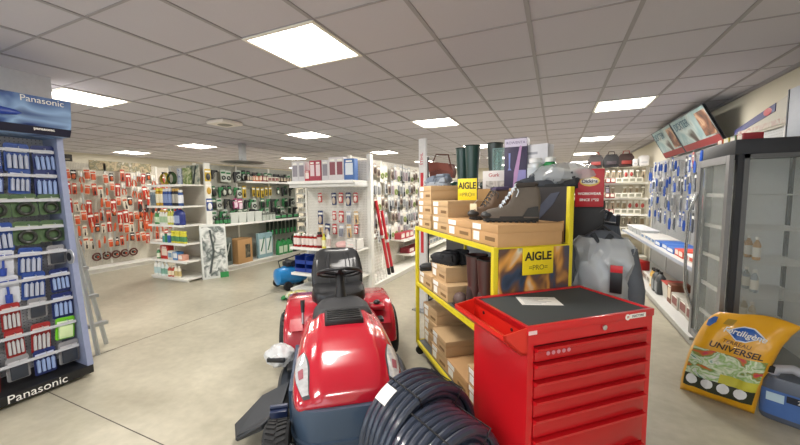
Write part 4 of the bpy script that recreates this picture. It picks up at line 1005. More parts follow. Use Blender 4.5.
def boot(up, sole, lace, collar, h=.17, L=.29, tall=False):
    """boot side view along x: toe at -x, heel at +x"""
    def f():
        R = new_root('hiking_boot' if not tall else 'rubber_boot')
        # sections across from toe to heel: (x, half width, top z)
        secs = [(-L/2,.018,.045),(-L/2+.02,.036,.068),(-L*.32,.046,.078),(-L*.16,.046,.088),(-L*.06,.043,.098 if h > .12 else h*.8),(L*.01,.041,max(.1, h*.62) if h > .12 else h*.9),(L*.06,.039,h*.86),(L*.11,.038,h*.99),(L*.36,.038,h*1.03),(L*.46,.036,h*.92),(L*.5,.026,h*.6)]
        b = MB(); rings = []
        for x, w, zt in secs:
            ring = []
            for i in range(16):
                t = PI*i/15
                ring.append((x + (.012*math.sin(t) if x > L*.3 else 0), w*math.copysign(abs(math.cos(t))**.6, math.cos(t)), .022 + (zt-.022)*abs(math.sin(t))**.55))
            rings.append(ring)
        b.loft(rings); b.build('upper', mat(up, .75, bump=.15), R, sharp=1.1)
        MB().ell((-L*.4,0,.036), .05, .045, .028, 16, 8).build('toe_cap', mat(sole, .55), R)
        b = MB(); out = []
        for i in range(24):
            t = 2*PI*i/24; c, s_ = math.cos(t), math.sin(t)
            out.append((L*.51*c + .0, (.048 - .008*(c > .2))*math.copysign(abs(s_)**.7, s_)))
        b.loft([[(x, y, 0) for x, y in out], [(x*1.01, y*1.05, .012) for x, y in out], [(x*1.0, y*1.02, .032) for x, y in out]])
        for k in range(9): b.box(-L*.45+k*L*.105, -L*.45+k*L*.105+.015, -.05, .05, -.004, .006)
        b.build('sole', mat(sole, .7), R)
        if not tall:
            b = MB()
            for k in range(6):
                x = -L*.2 + k*L*.055; z = .09 + k*(h-.07)/6 if h > .12 else .07
                b.tube([(x,-.03,z-.012),(x+.006,-.012,z+.008),(x+.01,.012,z+.012),(x+.014,.03,z-.004)], .0035, 6)
                b.tube([(x+.012,-.03,z-.004),(x+.006,-.01,z+.01),(x,.012,z+.006),(x-.002,.03,z-.012)], .0035, 6)
            b.tube([(L*.1,-.02,h),(L*.04,-.05,h-.02),(L*.0,-.055,h-.05)], .003, 6); b.tube([(L*.1,.02,h),(L*.12,-.05,h-.04),(L*.08,-.056,h-.07)], .003, 6)
            b.build('laces', mat(lace, .6), R)
            MB().tube([(L*.1,-.03,h*.98),(L*.1,.03,h*.98),(L*.4,.03,h),(L*.44,0,h),(L*.4,-.03,h)], .013, 8, closed=True).build('padded_collar', mat(collar, .8), R)
            MB().prism([(L*.2,.03),(L*.5,.03),(L*.47,min(.09,h*.8)),(L*.3,min(.08,h*.7))], -.046, .046).build('heel_cup', mat(sole, .6), R)
        else:
            MB().lathe([(.05,.08),(.055,h*1.0),(.062,h*1.6),(.066,h*2.0),(.06,h*2.0),(.055,h*1.6)], 20, (L*.27,0,0), sx=1.1).build('shaft', mat(collar, .35, coat=.3), R)
            MB().tube([(L*.27+.072*math.cos(t), .066*math.sin(t), h*1.98) for t in [2*PI*i/18 for i in range(18)]], .005, 6, closed=True).build('top_rim', mat(sole, .6), R)
        return R
    return f
put('hb1', boot('#665d54','#2c2b2a','#dfe8f2','#3f3935', h=.215, L=.31), RK.P(1.2, .2, T+.131), 12, 'dark grey hiking boot with pale laces on the nearest boot box', 'boot')
put('hb2', boot('#7a6452','#2a2624','#3a3a3a','#54496a', h=.205, L=.29), RK.P(.9, .24, T+.126), 40, 'brown hiking boot with a paper tag on the middle boot box', 'boot')
R = thing('paper_tag', 'cream paper price tag hanging on the brown hiking boot', 'tag', RK.P(.905, .11, T+.155), -30)
MB().box(-.03,.03,0,.003,0,.075,bev=.0008).build('card', mat('#d8c8a4', .6), R); MB().tube([(0,0,.07),(.01,.03,.1)], .0015, 5).build('string', PAPER, R)
put('gsh', boot('#5f6876','#8a929c','#3f4650','#6f7884', h=.085, L=.28), RK.P(.18, .15, T+.366), -30, 'grey-blue work shoe on the three stacked boxes at the rack left end', 'shoe')
for i in range(2):
    put('bsh', boot('#232427','#18181a','#101012','#2d2e32', h=.1, L=.27), RK.P(.4+.0*i, .12+.1*i, M0+.246), -49.8+20, '%s black safety shoe of the pair on the middle shelf box' % ('nearer','farther')[i], 'shoe', None)
for i in range(2):
    put('rb', boot('#37221f','#1e1716','#000000','#4a2c28', h=.2, L=.26, tall=True), RK.P(.93+.15*i, .2, M0+.002), 215, 'tall brown rubber boot at the right end of the middle shelf, %s one' % ('left','right')[i], 'boot')
R = thing('boot_spare', 'small dark round-toed shoe at the left end of the middle shelf boxes', 'shoe', RK.P(.1, .1, M0+.122), -49.8+80)
b = MB(); b.ell((0,0,.035), .09, .04, .035, 14, 8); b.build('upper', mat('#2a2b2e', .6), R); MB().box(-.085,.085,-.035,.035,0,.012,bev=.004).build('sole', BLACKR, R)
R = thing('boot_pair_toe', 'brown rounded boot toe lying in front of the tall rubber boots', 'boot', RK.P(.76, .09, M0+.002), -49.8)
b = MB(); b.ell((0,0,.05), .06, .05, .05, 16, 8); b.build('upper', mat('#5a4642', .6), R); MB().box(-.055,.055,-.045,.045,0,.012,bev=.004).build('sole', BLACKR, R)
# ================================================================ second display behind the yellow rack
K2 = Frame(RK.P(-.55, RD+.03), -49.8); L2 = 1.6
R = thing('footwear_gondola', 'black-backed footwear shelf unit right behind the yellow rack, boots and boxes on its top', 'shelving unit', K2.o, -49.8)
MB().box(0,L2,.0,.02,.0,1.5).build('back_panel', mat('#3a3a3c', .6), R)
MB().box(0,L2,.02,.42,1.49,1.52,bev=.003).build('top_shelf', mat('#4b4a4a', .5), R)
for x in (0, L2-.04):
    MB().box(x,x+.04,.36,.4,0,1.49).build('upright', BLACK, R)
for z in (.1,.5,.95): MB().box(.0,L2,.02,.38,z-.02,z).build('shelf', mat('#d8d6cf', .5), R)
Z2 = 1.521
def wader(c, c2):
    def f():
        R = new_root('rubber_boot')
        MB().lathe([(.05,.06),(.055,.2),(.065,.36),(.07,.46),(.064,.46),(.058,.36)], 20, sx=1.15).build('shaft', mat(c, .35, coat=.4), R)
        b = MB(); b.ell((-.08,0,.05), .11, .047, .05, 16, 8); b.ell((0,0,.06), .07, .05, .06, 16, 8); b.build('foot', mat(c, .35, coat=.4), R)
        MB().box(-.19,.06,-.045,.045,0,.02,bev=.008).build('sole', mat(c2, .7), R)
        MB().tube([(.08*math.cos(t), .07*math.sin(t), .455) for t in [2*PI*i/20 for i in range(20)]], .005, 6, closed=True).build('top_rim', mat(c2, .6), R)
        return R
    return f
put('wd', wader('#27443e','#15211e'), K2.P(.08, .16, Z2), -49.8+90, 'dark green tall rubber boot at the left of the display behind the rack, left one', 'boot')
put('wd', wader('#27443e','#15211e'), K2.P(.3, .16, Z2), -49.8+90, 'dark green tall rubber boot next to its twin, right one with a white tag beside it', 'boot')
put('wk', wader('#2f3a38','#1a1f1e'), K2.P(.5, .3, Z2), -49.8+100, 'blackish tall rubber boot right of the dark green pair', 'boot')
R = thing('boxed_vacuum', 'tall purple product box with a pale picture of a stick vacuum, centre above the boots', 'box', (-.31, 3.0, Z2), -6)
MB().box(-.09,.09,0,.12,0,.42,bev=.002).build('box_body', mat('#3b3350', .45), R)
MB().box(-.088,.088,-.0015,0,.35,.415).build('title_band', mat('#cfc8dc', .45), R)
MB().box(-.0,.085,-.0015,0,.005,.16).build('light_print', mat('#8f8ac0', .45, var=.3, vscale=9), R)
MB().prism([(.035,.36),(.05,.35),(.025,.14),(.005,.02),(-.015,.02),(-.01,.14)], -.003, -.0005).build('printed_vacuum', mat('#b58ab8', .4), R)
MB().prism([(-.055,.3),(-.04,.3),(-.042,.18),(-.03,.16),(-.06,.16),(-.052,.18)], -.003, -.0005).build('printed_nozzle', mat('#7f8ac8', .4), R)
text('ROWENTA', .03, (0,-.002,.382), FRONT, mat('#5a4a80', .5), R)
R = thing('white_boxed_item', 'plain white box behind the purple box on top of the footwear unit', 'box', (-.16, 3.0, Z2), -20)
MB().box(-.1,.1,0,.12,0,.36,bev=.002).build('box_body', mat('#cfd0d6', .5), R); MB().box(-.08,.02,-.0015,0,.28,.3).build('print_line', mat('#9a9ca6', .5), R)
R = thing('low_white_box', 'wide low white box with red lettering left of the purple box', 'box', (-.50, 3.12, Z2), -6)
MB().box(-.1,.1,0,.13,0,.17,bev=.002).build('box_body', mat('#e0dcda', .5), R); text('Gurk', .045, (.0,-.002,.13), FRONT, mat('#b8343c', .5), R)
MB().box(-.07,.09,-.0015,0,.01,.08).build('printed_panel', printed(('#3a3436','#c8c2bc','#6a4a50'), 12), R)
R = thing('clear_display_case', 'clear glass-sided lantern case above the low white box', 'case', (-.47, 3.3, Z2), -6)
b = MB()
for x in (-.07,.07):
    for y in (0,.14): b.box(x-.006,x+.006,y-.006,y+.006,0,.38)
for z in (.16,.38):
    for y in (0,.14): b.box(-.07,.07,y-.006,y+.006,z-.006,z+.006)
    for x in (-.07,.07): b.box(x-.006,x+.006,0,.14,z-.006,z+.006)
b.build('frame', mat('#5f7a78', .35), R); MB().box(-.065,.065,.0,.14,.17,.375).build('glass', glass_mat(.35, '#9fc4c0'), R); MB().box(-.07,.07,0,.14,0,.02).build('base', mat('#5f7a78', .4), R)
put('tin_w', can('#d3d6d8','#e8e8e8','#bfc6cc', h=.24, r=.06, kind='tin'), (-.15, 2.9, Z2), 0, 'white tin behind the dark shoes on the footwear unit', 'tin')
put('tin_g', can('#2c8a4c','#e6e8e4','#2f9a56', h=.24, r=.045, kind='tin'), (-.045, 2.86, Z2), 0, 'green and white tin behind the dark shoes on the footwear unit', 'tin')
put('dk1', boot('#3b4048','#1f2124','#5a5f66','#2c3036', h=.13, L=.28), (-.12, 2.68, Z2), 10, 'charcoal low shoe behind the top edge of the hiking photo board, left one', 'shoe')
put('dk2', boot('#33373f','#1f2124','#5a5f66','#2c3036', h=.10, L=.28), (-.0, 2.6, Z2), -20, 'charcoal low shoe behind the top edge of the hiking photo board, right one', 'shoe')
R = thing('clear_plastic_bag', 'crumpled clear plastic bag lying over the right end of the footwear unit top', 'bag', (.05, 2.66, Z2), -15)
b = MB(); b.ell((0,0,.09), .22, .14, .09, 26, 12)
for v in b.bm.verts: v.co += Vector((noise.noise(v.co*14), noise.noise(v.co*12+Vector((5,0,0))), noise.noise(v.co*16+Vector((0,5,0)))))*.03; v.co.z = max(0, v.co.z)
b.build('bag_film', mat('#c9ced2', .15, var=0, alpha=.5, spec=.8), R, sharp=.4)
MB().box(-.12,.1,-.06,.06,.002,.09,bev=.02).build('packed_clothes', mat('#8b9096', .8), R)
R = thing('workwear_stand', 'black clothing stand with a red logo header right of the yellow rack post', 'display stand', (.20, 2.57, 0), -6)
MB().box(-.09,.09,-.02,.02,.02,1.44,bev=.004).build('column', mat('#232326', .6), R)
MB().box(-.16,.16,-.14,.14,0,.02,bev=.005).build('foot', BLACK, R)
hd = MB().box(-.082,.082,-.03,-.018,1.4,1.645,bev=.003).build('header_card', mat('#b3202c', .4), R)
MB().ell((0,-.031,1.565), .058, .003, .032, 22, 6).build('logo_oval', mat('#e8c86a', .4), hd); MB().ell((0,-.0335,1.565), .05, .003, .02, 22, 6).build('logo_band', mat('#e8e4dc', .4), hd)
text('Dickies', .03, (0,-.0375,1.565), FRONT, mat('#1f2a5a', .4), hd, bold=.0008)
text('WORKWEAR', .022, (0,-.031,1.485), FRONT, PAPER, hd, bold=.0006); text('SINCE 1922', .022, (0,-.031,1.445), FRONT, PAPER, hd, bold=.0006)
MB().tube([(.09,-.0,1.30),(.16,-.14,1.30),(.16,-.16,1.36)], .011, 8).build('hanging_rail', mat('#3a3c40', .4, .6), R)
def jacket(bodyc, plastic, h=.9, w=.2):
    def f():
        R = new_root('hanging_jacket'); b = MB()
        prof = [(-.0,.05,.04),(-.05,.12,.06),(-.1,w*.95,.085),(-.2,w,.1),(-.45,w*.95,.1),(-.7,w,.11),(-h,w*1.02,.11)]
        rings = []
        for z, a, d in prof:
            rings.append([(a*math.copysign(abs(math.cos(t))**.7, math.cos(t)), d*math.sin(t)*(1+.12*math.sin(t*7)), z-.06) for t in [2*PI*i/36 for i in range(36)]])
        b.loft(rings).build('jacket_body', mat(bodyc, .8, bump=.3, bscale=12), R, sharp=1.2)
        for sg in (-1, 1):
            MB().tube([(sg*w*.75,0,-.17),(sg*w*1.08,-.03,-.4),(sg*w*1.1,-.06,-.72)], [.06,.055,.045], 12).build('sleeve', mat(bodyc, .8, bump=.3, bscale=12), R)
        b = MB(); b.tube([(-w*.8,0,-.14),(0,0,-.03),(w*.8,0,-.14)], .009, 8); b.tube([(0,0,-.03),(0,0,.02),(.02,0,.045),(.0,0,.07),(-.02,0,.05)], .0035, 6)
        b.build('hanger', mat('#1c1d1f', .4), R)
        MB().tube([(-.05,-.05,-.08),(0,-.075,-.14),(.05,-.05,-.08)], .016, 8).build('collar', mat('#2f3338', .8), R)
        if plastic:
            b = MB(); rings = []
            q_ = prof[1:]; dense = []
            for (z0_, a0_, d0_), (z1_, a1_, d1_) in zip(q_, q_[1:]):
                for s_ in range(4): dense.append((z0_+(z1_-z0_)*s_/4, a0_+(a1_-a0_)*s_/4, d0_+(d1_-d0_)*s_/4))
            dense.append(q_[-1])
            for z, a, d in dense:
                k = 1.12
                rings.append([(a*k*math.cos(t) + .04*noise.noise(Vector((t*3, z*9, 1))), d*1.5*math.sin(t) + .06*noise.noise(Vector((t*4, z*8, 4))), z-.05) for t in [2*PI*i/40 for i in range(40)]])
            b.loft(rings, cap=False).build('plastic_cover', mat('#dde2e6', .12, var=0, alpha=.5, spec=.9), R, sharp=1.0)
            MB().box(.06,.12,-.165,-.155,-.4,-.24,bev=.002).build('swing_tag', mat('#1d1d20', .4), R)
            MB().box(.06,.12,-.168,-.16,-.28,-.24,bev=.001).build('tag_red_edge', mat('#c8242c', .4), R)
        return R
    return f
put('jk1', jacket('#565b63', True, .8, .16), (.27, 2.43, 1.32), -12, 'dark grey jacket in clear plastic with a black and red tag, hanging behind the tool chest', 'jacket')
put('jk2', jacket('#4a5260', False, .7, .11), (.28, 2.78, 1.43), 30, 'slate blue jacket on a hanger just behind the plastic-covered one', 'jacket')
# rail with a leather bag, behind the left end of the rack
R = thing('saddlery_rail', 'dark metal clothes rail behind the boots at the left of the footwear unit', 'rail', (-1.35, 4.5, 0), -10)
b = MB(); b.tube([(-.28,0,0),(-.28,0,2.0),(.22,0,2.0),(.22,0,0)], .016, 8); b.build('rail_frame', mat('#2b2c2e', .4, .5), R)
MB().box(-.35,-.2,-.2,.2,0,.03,bev=.005).build('foot', BLACK, R); MB().box(.15,.3,-.2,.2,0,.03,bev=.005).build('foot', BLACK, R)
R = thing('leather_bag', 'red-brown leather shoulder bag hanging from the dark rail above the pale packs', 'bag', (-1.39, 4.44, 1.72), -10)
b = MB(); b.loft([[(-.16*k,-.05,z),(.18*k,-.05,z-.03),(.18*k,.05,z-.03),(-.16*k,.05,z)] for k, z in ((.95,.0),(1.05,.08),(.9,.18))]); b.build('bag_body', mat('#6f3426', .5), R)
MB().prism([(-.17,.2),(.12,.16),(.19,.04),(.0,.09),(-.16,.06)], -.062, -.05).build('flap', mat('#7f3c2b', .5), R)
MB().tube([(-.14,0,.18),(-.1,.03,.3),(.08,.03,.28),(.13,0,.14)], .009, 8).build('strap', mat('#5a2a20', .5), R)

# far background run
F10 = Frame((-7.5, 12.6, 0), 0)
gondola('far_gondola', 'long pale shelving run far back across the shop', F10.o, 0, 8.6, .5, 2.0, [.6, 1.1, 1.6], panel='#b9b4a4', shelf_depths=[.4]*3)
for i in range(16):
    k = i % 4
    put('far%d' % k, carton(('#c8bfa6','#7d6a5a','#d6d2c8','#6a7a8a')[k], '#e6e0d2', w=.4, d=.35, h=(.2,.28,.16,.3)[k]), F10.P(.3+.53*i, .1, 2.001 if False else 1.602), 0, '%s carton on the far back run, %s from its left end' % (('tan','brown','white','slate')[k], onum(i)), 'carton')

# ================================================================ red tool chest
TC = Frame((-.09, 1.46, 0), 42); CW, CD, CT = .70, .43, .95
R = thing('tool_chest', 'red steel roller tool chest with black mat on top, front right of the picture', 'tool chest', TC.o, 42)
RB = mat('#c6161f', .3, coat=.5, var=.03, vscale=4); RD_ = mat('#b5121b', .32, coat=.4, var=.03, vscale=4)
b = MB(); b.box(0,.03,.0,CD,.1,CT-.03); b.box(CW-.03,CW,.0,CD,.1,CT-.03); b.box(.03,CW-.03,CD-.02,CD,.1,CT-.03); b.box(.03,CW-.03,.0,CD-.02,.1,.14); b.box(.03,CW-.03,.02,CD-.02,CT-.06,CT-.03); b.box(.03,CW-.03,.0,.02,CT-.085,CT-.03)
b.build('cabinet_body', RB, R)
b = MB(); b.box(-.004,CW+.004,-.006,.012,CT-.035,CT,bev=.003); b.box(-.004,CW+.004,CD-.014,CD+.004,CT-.035,CT,bev=.003); b.box(-.004,.012,.008,CD-.01,CT-.035,CT,bev=.003); b.box(CW-.012,CW+.004,.008,CD-.01,CT-.035,CT,bev=.003)
b.build('top_rim', RB, R)
b = MB(); b.box(.012,CW-.012,.012,CD-.014,CT-.03,CT-.008); b.build('top_mat', mat('#3f4446', .7, var=.12, vscale=140), R)
zs = [CT-.09, .79, .712, .63, .548, .455, .30, .145]
for i in range(7):
    z1, z0 = zs[i]-.004, zs[i+1]+.004
    d = MB().box(.035,CW-.035,-.004,.016,z0,z1-.012,bev=.002).build('drawer', RD_, R)
    MB().prism([(-.004,z1-.022),(-.02,z1-.012),(-.022,z1),(-.004,z1-.002),(.01,z1-.002),(.01,z1-.022)], .035, CW-.035, axis='x').build('pull_lip', RB, d)
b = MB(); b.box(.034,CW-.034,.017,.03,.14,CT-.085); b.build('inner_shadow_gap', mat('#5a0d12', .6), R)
MB().lathe([(.012,0),(.012,.006),(.005,.007)], 16, M=Matrix.Translation((.40,-.006,CT-.052)) @ Matrix.Rotation(PI/2, 4, 'X')).build('lock', mat('#d8dadc', .25, .9), R)
MB().lathe([(.014,0),(.014,.002)], 18, M=Matrix.Translation((.535,-.007,CT-.052+.03)) @ Matrix.Rotation(PI/2, 4, 'X')).build('logo_disc', PAPER, R)
MB().box(.55,.645,-.0085,-.006,CT-.031,CT-.011).build('name_plate', PAPER, R)
text('MASTORK', .016, (.597,-.009,CT-.021), FRONT, mat('#5a5a60', .5), R)
text('M', .016, (.535,-.0095,CT-.022), FRONT, mat('#b5121b', .5), R)
for i in range(5): MB().lathe([(.009,0),(.009,.0015)], 14, M=Matrix.Translation((.1+.027*i,-.005,.825)) @ Matrix.Rotation(PI/2, 4, 'X')).build('round_sticker', mat('#c88a9a', .5), R)
MB().box(-.001,.04,-.0075,-.006,CT-.034,CT-.018).build('torn_sticker', mat('#e3c4c8', .6), R)
b = MB()       # side tray
b.prism([(.0,.83),(-.03,.83),(-.115,.905),(-.115,.925),(-.105,.925),(-.105,.91),(-.028,.843),(.0,.843)], .0, CD, axis='y')
for y in (.0, CD-.006): b.prism([(.0,.83),(-.03,.83),(-.115,.905),(-.115,.925),(0,.945)], y, y+.006, axis='y')
b.box(-.004,0,.0,CD,.83,.948)
b.build('side_tray', mat('#d2261b', .3, coat=.5, var=.02), R)
for y in (.1,.33): MB().lathe([(.008,0),(.008,.003)], 12, M=Matrix.Translation((-.004,y,.9)) @ Matrix.Rotation(-PI/2, 4, 'Y')).build('bolt_hole', mat('#3a0a0a', .6), R)
for x in (.07,CW-.07):
    for y in (.06,CD-.06):
        b = MB(); b.cyl((x-.015,y,.05),(x+.015,y,.05),.05,20); b.box(x-.03,x+.03,y-.03,y+.03,.085,.1); b.build('caster', BLACKR, R)
R = thing('paper_sheet', 'white printed paper sheet lying on the black mat of the tool chest', 'paper', TC.P(.17, .26, CT-.0075), 20)
MB().box(-.0,.2,.0,.13,0,.0008).build('sheet', PAPER, R)
b = MB()
for k in range(6): b.box(.02,.1+.06*((k*7)%3)/2,.02+.017*k,.026+.017*k,.0008,.001)
b.build('print_lines', mat('#a9a9ac', .6), R)

# ================================================================ pipe coils
def coil(Ro, rows, layers, r, col):
    def f():
        R = new_root('pipe_coil'); b = MB(); n = 44
        for L in range(layers):
            for q in range(rows - (L % 2)):
                ph = random.random()*6
                rad = Ro - r - L*r*1.75; x = (q + .5*(L % 2))*r*2.04
                b.tube([((x + .002*math.sin(ph+3*t)), (rad+.004*math.sin(ph+2*t))*math.cos(t), Ro + (rad+.003*math.sin(ph+t))*math.sin(t)) for t in [2*PI*i/n for i in range(n)]], r, 9, closed=True)
        b.build('pipe', mat(col, .3, var=.05, coat=.3), R)
        W = rows*r*2.04
        for t in (.9, 1.9, 3.6, 5.2):
            c, s_ = math.cos(t), math.sin(t); ri = Ro - layers*r*1.9 - .004; ro = Ro + .003
            P = lambda x, rad: (x, rad*c, Ro + rad*s_)
            MB().tube([P(-r-.004,ro),P(W-r,ro),P(W-r,ri),P(-r-.004,ri)], .004, 6, closed=True).build('tie_strap', mat('#17181c', .5), R)
        return R
    return f
# axis towards the camera and slightly right
AX = -30
put('coilA', coil(.29, 6, 3, .019, '#2f3746'), (-.68, 1.58, .002), AX, 'larger coil of black plastic pipe with a white sticker, next to the mower front', 'pipe coil')
put('coilB', coil(.265, 6, 4, .019, '#313949'), (-.50, 1.41, .002), AX, 'smaller coil of black plastic pipe in front, against the tool chest', 'pipe coil')
co = PROTO['coilA']
b = MB(); rr = .2935
b.loft([[(x, rr*math.cos(t), .29+rr*math.sin(t)) for x in (.0,.03,.06,.085)] for t in [2.02+.06*i for i in range(6)]], cap=False, closed=False)
b.build('white_sticker', PAPER, co)
# ================================================================ ride-on mower (local: rear axle at 0, front towards -y)
MW = thing('ride_on_mower', 'red ride-on lawn mower with black seat and blue-grey bumper, front centre', 'lawn mower', (-1.76, 2.54, 0), 37)
RED = mat('#b3172b', .22, coat=.8, var=.02, vscale=3); REDB = mat('#a8182a', .25, coat=.7, var=.02, vscale=3)
BUMP = mat('#3c4c60', .38, var=.03); BLK = mat('#1c1d20', .42, var=.05); BLK2 = mat('#2a2b2e', .55, bump=.1, bscale=200)
HS = [(-.46,.29,.655,.37),(-.62,.30,.65,.37),(-.80,.31,.63,.37),(-.95,.316,.60,.37),(-1.07,.32,.56,.37),(-1.17,.316,.51,.37),(-1.25,.30,.45,.37),(-1.285,.275,.40,.375)]
def hood_at(y):
    for a, b_ in zip(HS, HS[1:]):
        if b_[0] <= y <= a[0]:
            t = (a[0]-y)/(a[0]-b_[0]); return [a[i]+(b_[i]-a[i])*t for i in range(4)]
    return list(HS[0] if y > HS[0][0] else HS[-1])
def hood_pt(y, t, off=0):
    _, w, zt, zb = hood_at(y)
    c, s_ = math.cos(t), math.sin(t)
    x = w*math.copysign(abs(c)**.55, c); z = zb + (zt-zb)*abs(s_)**.5
    # raised centre panel with creases
    k = abs(x)/w
    z += .02*max(0, 1-max(0, (k-.55)/.12)) if k < .67 else 0
    nx, nz = c*(zt-zb), s_*w; L = math.hypot(nx, nz) or 1
    return (x + off*nx/L, y - off*.6*(y < -1.1), z + off*nz/L)
rings = []
M_ = 40
ys = [-.46-.83*i/30 for i in range(31)]
for y in ys: rings.append([hood_pt(y, PI*i/M_) for i in range(M_+1)])
MB().loft(rings).build('hood', RED, MW, sharp=.9)
def patch(fn, nx, ny, name, m, parent=MW):
    r1 = [[fn(i/nx, j/ny) for i in range(nx+1)] for j in range(ny+1)]
    return MB().loft(r1, cap=False, closed=False).build(name, m, parent, sharp=1.2)
for sg in (-1, 1):
    # teardrop lamp wrapped on the front corner
    def lamp_fn(s, t, off=.004, k=1.0, sg=sg):
        y = -.98 - .285*t
        cw = (.05 + .17*math.sin(PI*min(1, t*.8+.12))*(1-.3*t))*k
        tc = .66 + .16*t
        th = tc + cw*(2*s-1)*1.35
        th = th if sg > 0 else PI - th
        return hood_pt(max(-1.285, y), th, off)
    hl = patch(lambda s, t: lamp_fn(s, t, .003, 1.12), 12, 16, 'headlight', mat('#3a3c42', .4))
    patch(lambda s, t: lamp_fn(s, .04+.92*t, .0065, .95), 12, 16, 'lamp_lens', mat('#d5d6d8', .1, .35, var=.35, vscale=45, coat=1), hl)
    patch(lambda s, t: lamp_fn(.3+.4*s, .45+.22*t, .0085, .95), 6, 6, 'bulb', mat('#b06a74', .2, .3, var=.2, vscale=60), hl)
# bumper, wrapping the nose
def bump_ring(z, k, yo=0):
    pts = []
    for i in range(41):
        t = PI*i/40; c, s_ = math.cos(t), math.sin(t)
        pts.append((.325*k*math.copysign(abs(c)**.42, c), -.95 - (.375+yo)*abs(s_)**.55*k, z))
    return pts
b = MB(); rs = []
for z, k in ((.10,.97),(.13,1.02),(.20,1.05),(.205,1.02),(.35,1.02),(.378,1.0)):
    o = bump_ring(z, k); inner = [(x*.9, y+.03, z) for x, y, z in o[::-1]]
    rs.append(o + inner)
b.loft(rs).build('bumper', BUMP, MW, sharp=.5)
MB().loft([[(x*1.004, y-.002, z) for x, y, z in bump_ring(.19, 1.02)] , [(x*1.004, y-.002, z) for x, y, z in bump_ring(.2, 1.02)]], cap=False, closed=False).build('bumper_groove', mat('#26303d', .5), MW)
b = MB(); b.box(-.24,.24,-1.22,-.1,.2,.34,bev=.01); b.build('chassis', BLK, MW)
# side panels below the hood
for sg in (-1, 1):
    b = MB(); b.prism([(-1.08,.10),(-1.08,.375),(-.5,.40),(-.42,.10)], sg*.2, sg*.345, axis='x'); b.build('side_panel', BUMP, MW)
# vents and dash
b = MB(); b.box(-.13,.13,-.80,-.58,.64,.685,bev=.008); b.build('vent_frame', BLK, MW)
b = MB()
for k in range(5): b.box(-.115,.115,-.792+.04*k,-.77+.04*k,.683,.695,bev=.003)
b.build('vent_slats', mat('#101113', .4), MW)
rings = []
for y, w, z0, zt in ((-.60,.22,.55,.66),(-.57,.225,.5,.695),(-.47,.22,.48,.72),(-.36,.19,.46,.715),(-.30,.15,.45,.64)):
    rings.append([(w*math.copysign(abs(math.cos(PI*i/24))**.45, math.cos(PI*i/24)), y, z0+(zt-z0)*abs(math.sin(PI*i/24))**.4) for i in range(25)])
MB().loft(rings).build('dash_cover', BLK2, MW)
MB().tube([(0,-.36,.68),(0,-.31,.78),(0,-.25,.875)], [.05,.036,.03], 14).build('steering_column', BLK, MW)
tilt = Matrix.Translation((0,-.235,.885)) @ Matrix.Rotation(D2R(-24), 4, 'X')
b = MB(); b.tube([tilt @ Vector((.175*math.cos(t), .175*math.sin(t), 0)) for t in [2*PI*i/36 for i in range(36)]], .0135, 10, closed=True)
for a in (-.5, PI+.5, PI*1.5 if False else PI/2*3): b.tube([tilt @ Vector((.03*math.cos(a), .03*math.sin(a), -.012)), tilt @ Vector((.17*math.cos(a), .17*math.sin(a), 0))], [.022,.013], 8)
b.lathe([(.05,-.02),(.062,-.012),(.055,.006),(.03,.01)], 20, M=tilt)
b.build('steering_wheel', BLK, MW)
# rear body: deck plate under the seat and the two arched fenders
MB().box(-.24,.24,-.2,.36,.3,.52,bev=.03).build('rear_body', REDB, MW)
for sg in (-1, 1):
    rs = []
    poly = [(-.40,.30),(-.36,.44),(-.27,.53),(-.12,.585),(.08,.60),(.28,.585),(.38,.50),(.40,.36),(.34,.34),(.27,.46),(.1,.53),(-.1,.52),(-.24,.45),(-.33,.30)]
    cy_, cz_ = .0, .42
    for x, k in ((.19,1.0),(.36,1.0),(.42,.985),(.445,.95),(.452,.9)):
        rs.append([(sg*x, cy_+(p[0]-cy_)*k, (cz_+(p[1]-cz_)*k)) for p in poly])
    MB().loft(rs).build('fender', REDB, MW, sharp=.9)
    MB().prism([(-.38,.46),(-.30,.53),(-.26,.50),(-.3,.44)], sg*.30, sg*.40, axis='x').build('fender_lip', REDB, MW)
for sg in (-1, 1):
    MB().box(.2 if sg > 0 else -.40, .40 if sg > 0 else -.2, -.62, -.36, .245, .275, bev=.008).build('footrest', BLK, MW)
# seat
SE = mat('#1b1c1f', .38, var=.04, coat=.25)
b = MB(); rs = []
for z, k in ((.565,.86),(.59,1),(.63,1.02),(.665,.97),(.675,.86)):
    rs.append([(.235*k*math.copysign(abs(math.cos(t))**.5, math.cos(t)), .09+.23*k*math.copysign(abs(math.sin(t))**.5, math.sin(t)), z + .02*(abs(math.cos(t))**3)*(z > .64)) for t in [2*PI*i/36 for i in range(36)]])
b.loft(rs).build('seat_cushion', SE, MW)
MB().box(-.16,.16,-.08,.26,.50,.57,bev=.02).build('seat_mount', BLK, MW)
b = MB(); rs = []
for z, w, yc, th in ((.60,.21,.24,.05),(.66,.24,.255,.055),(.78,.245,.285,.05),(.90,.225,.315,.045),(.975,.20,.33,.04),(1.005,.16,.335,.025),(1.012,.11,.337,.01)):
    ring = []
    for t in [2*PI*i/40 for i in range(40)]:
        x = w*math.copysign(abs(math.cos(t))**.45, math.cos(t)); y = yc + th*math.copysign(abs(math.sin(t))**.7, math.sin(t)) - .03*(abs(x)/w)**3
        ring.append((x, y, z))
    rs.append(ring)
b.loft(rs).build('backrest', SE, MW)
for sg in (-1, 1): MB().tube([(sg*.075,.195,.66),(sg*.085,.225,.78),(sg*.08,.262,.92),(sg*.07,.285,.985)], .005, 6).build('seat_piping', mat('#3a3b3f', .5), MW)
MB().tube([(-.1,.2,.99),(-.12,.195,.85),(-.1,.2,.76),(.1,.2,.76),(.12,.195,.85),(.1,.2,.99)], .004, 6).build('stitched_seam', mat('#36373b', .5), MW)
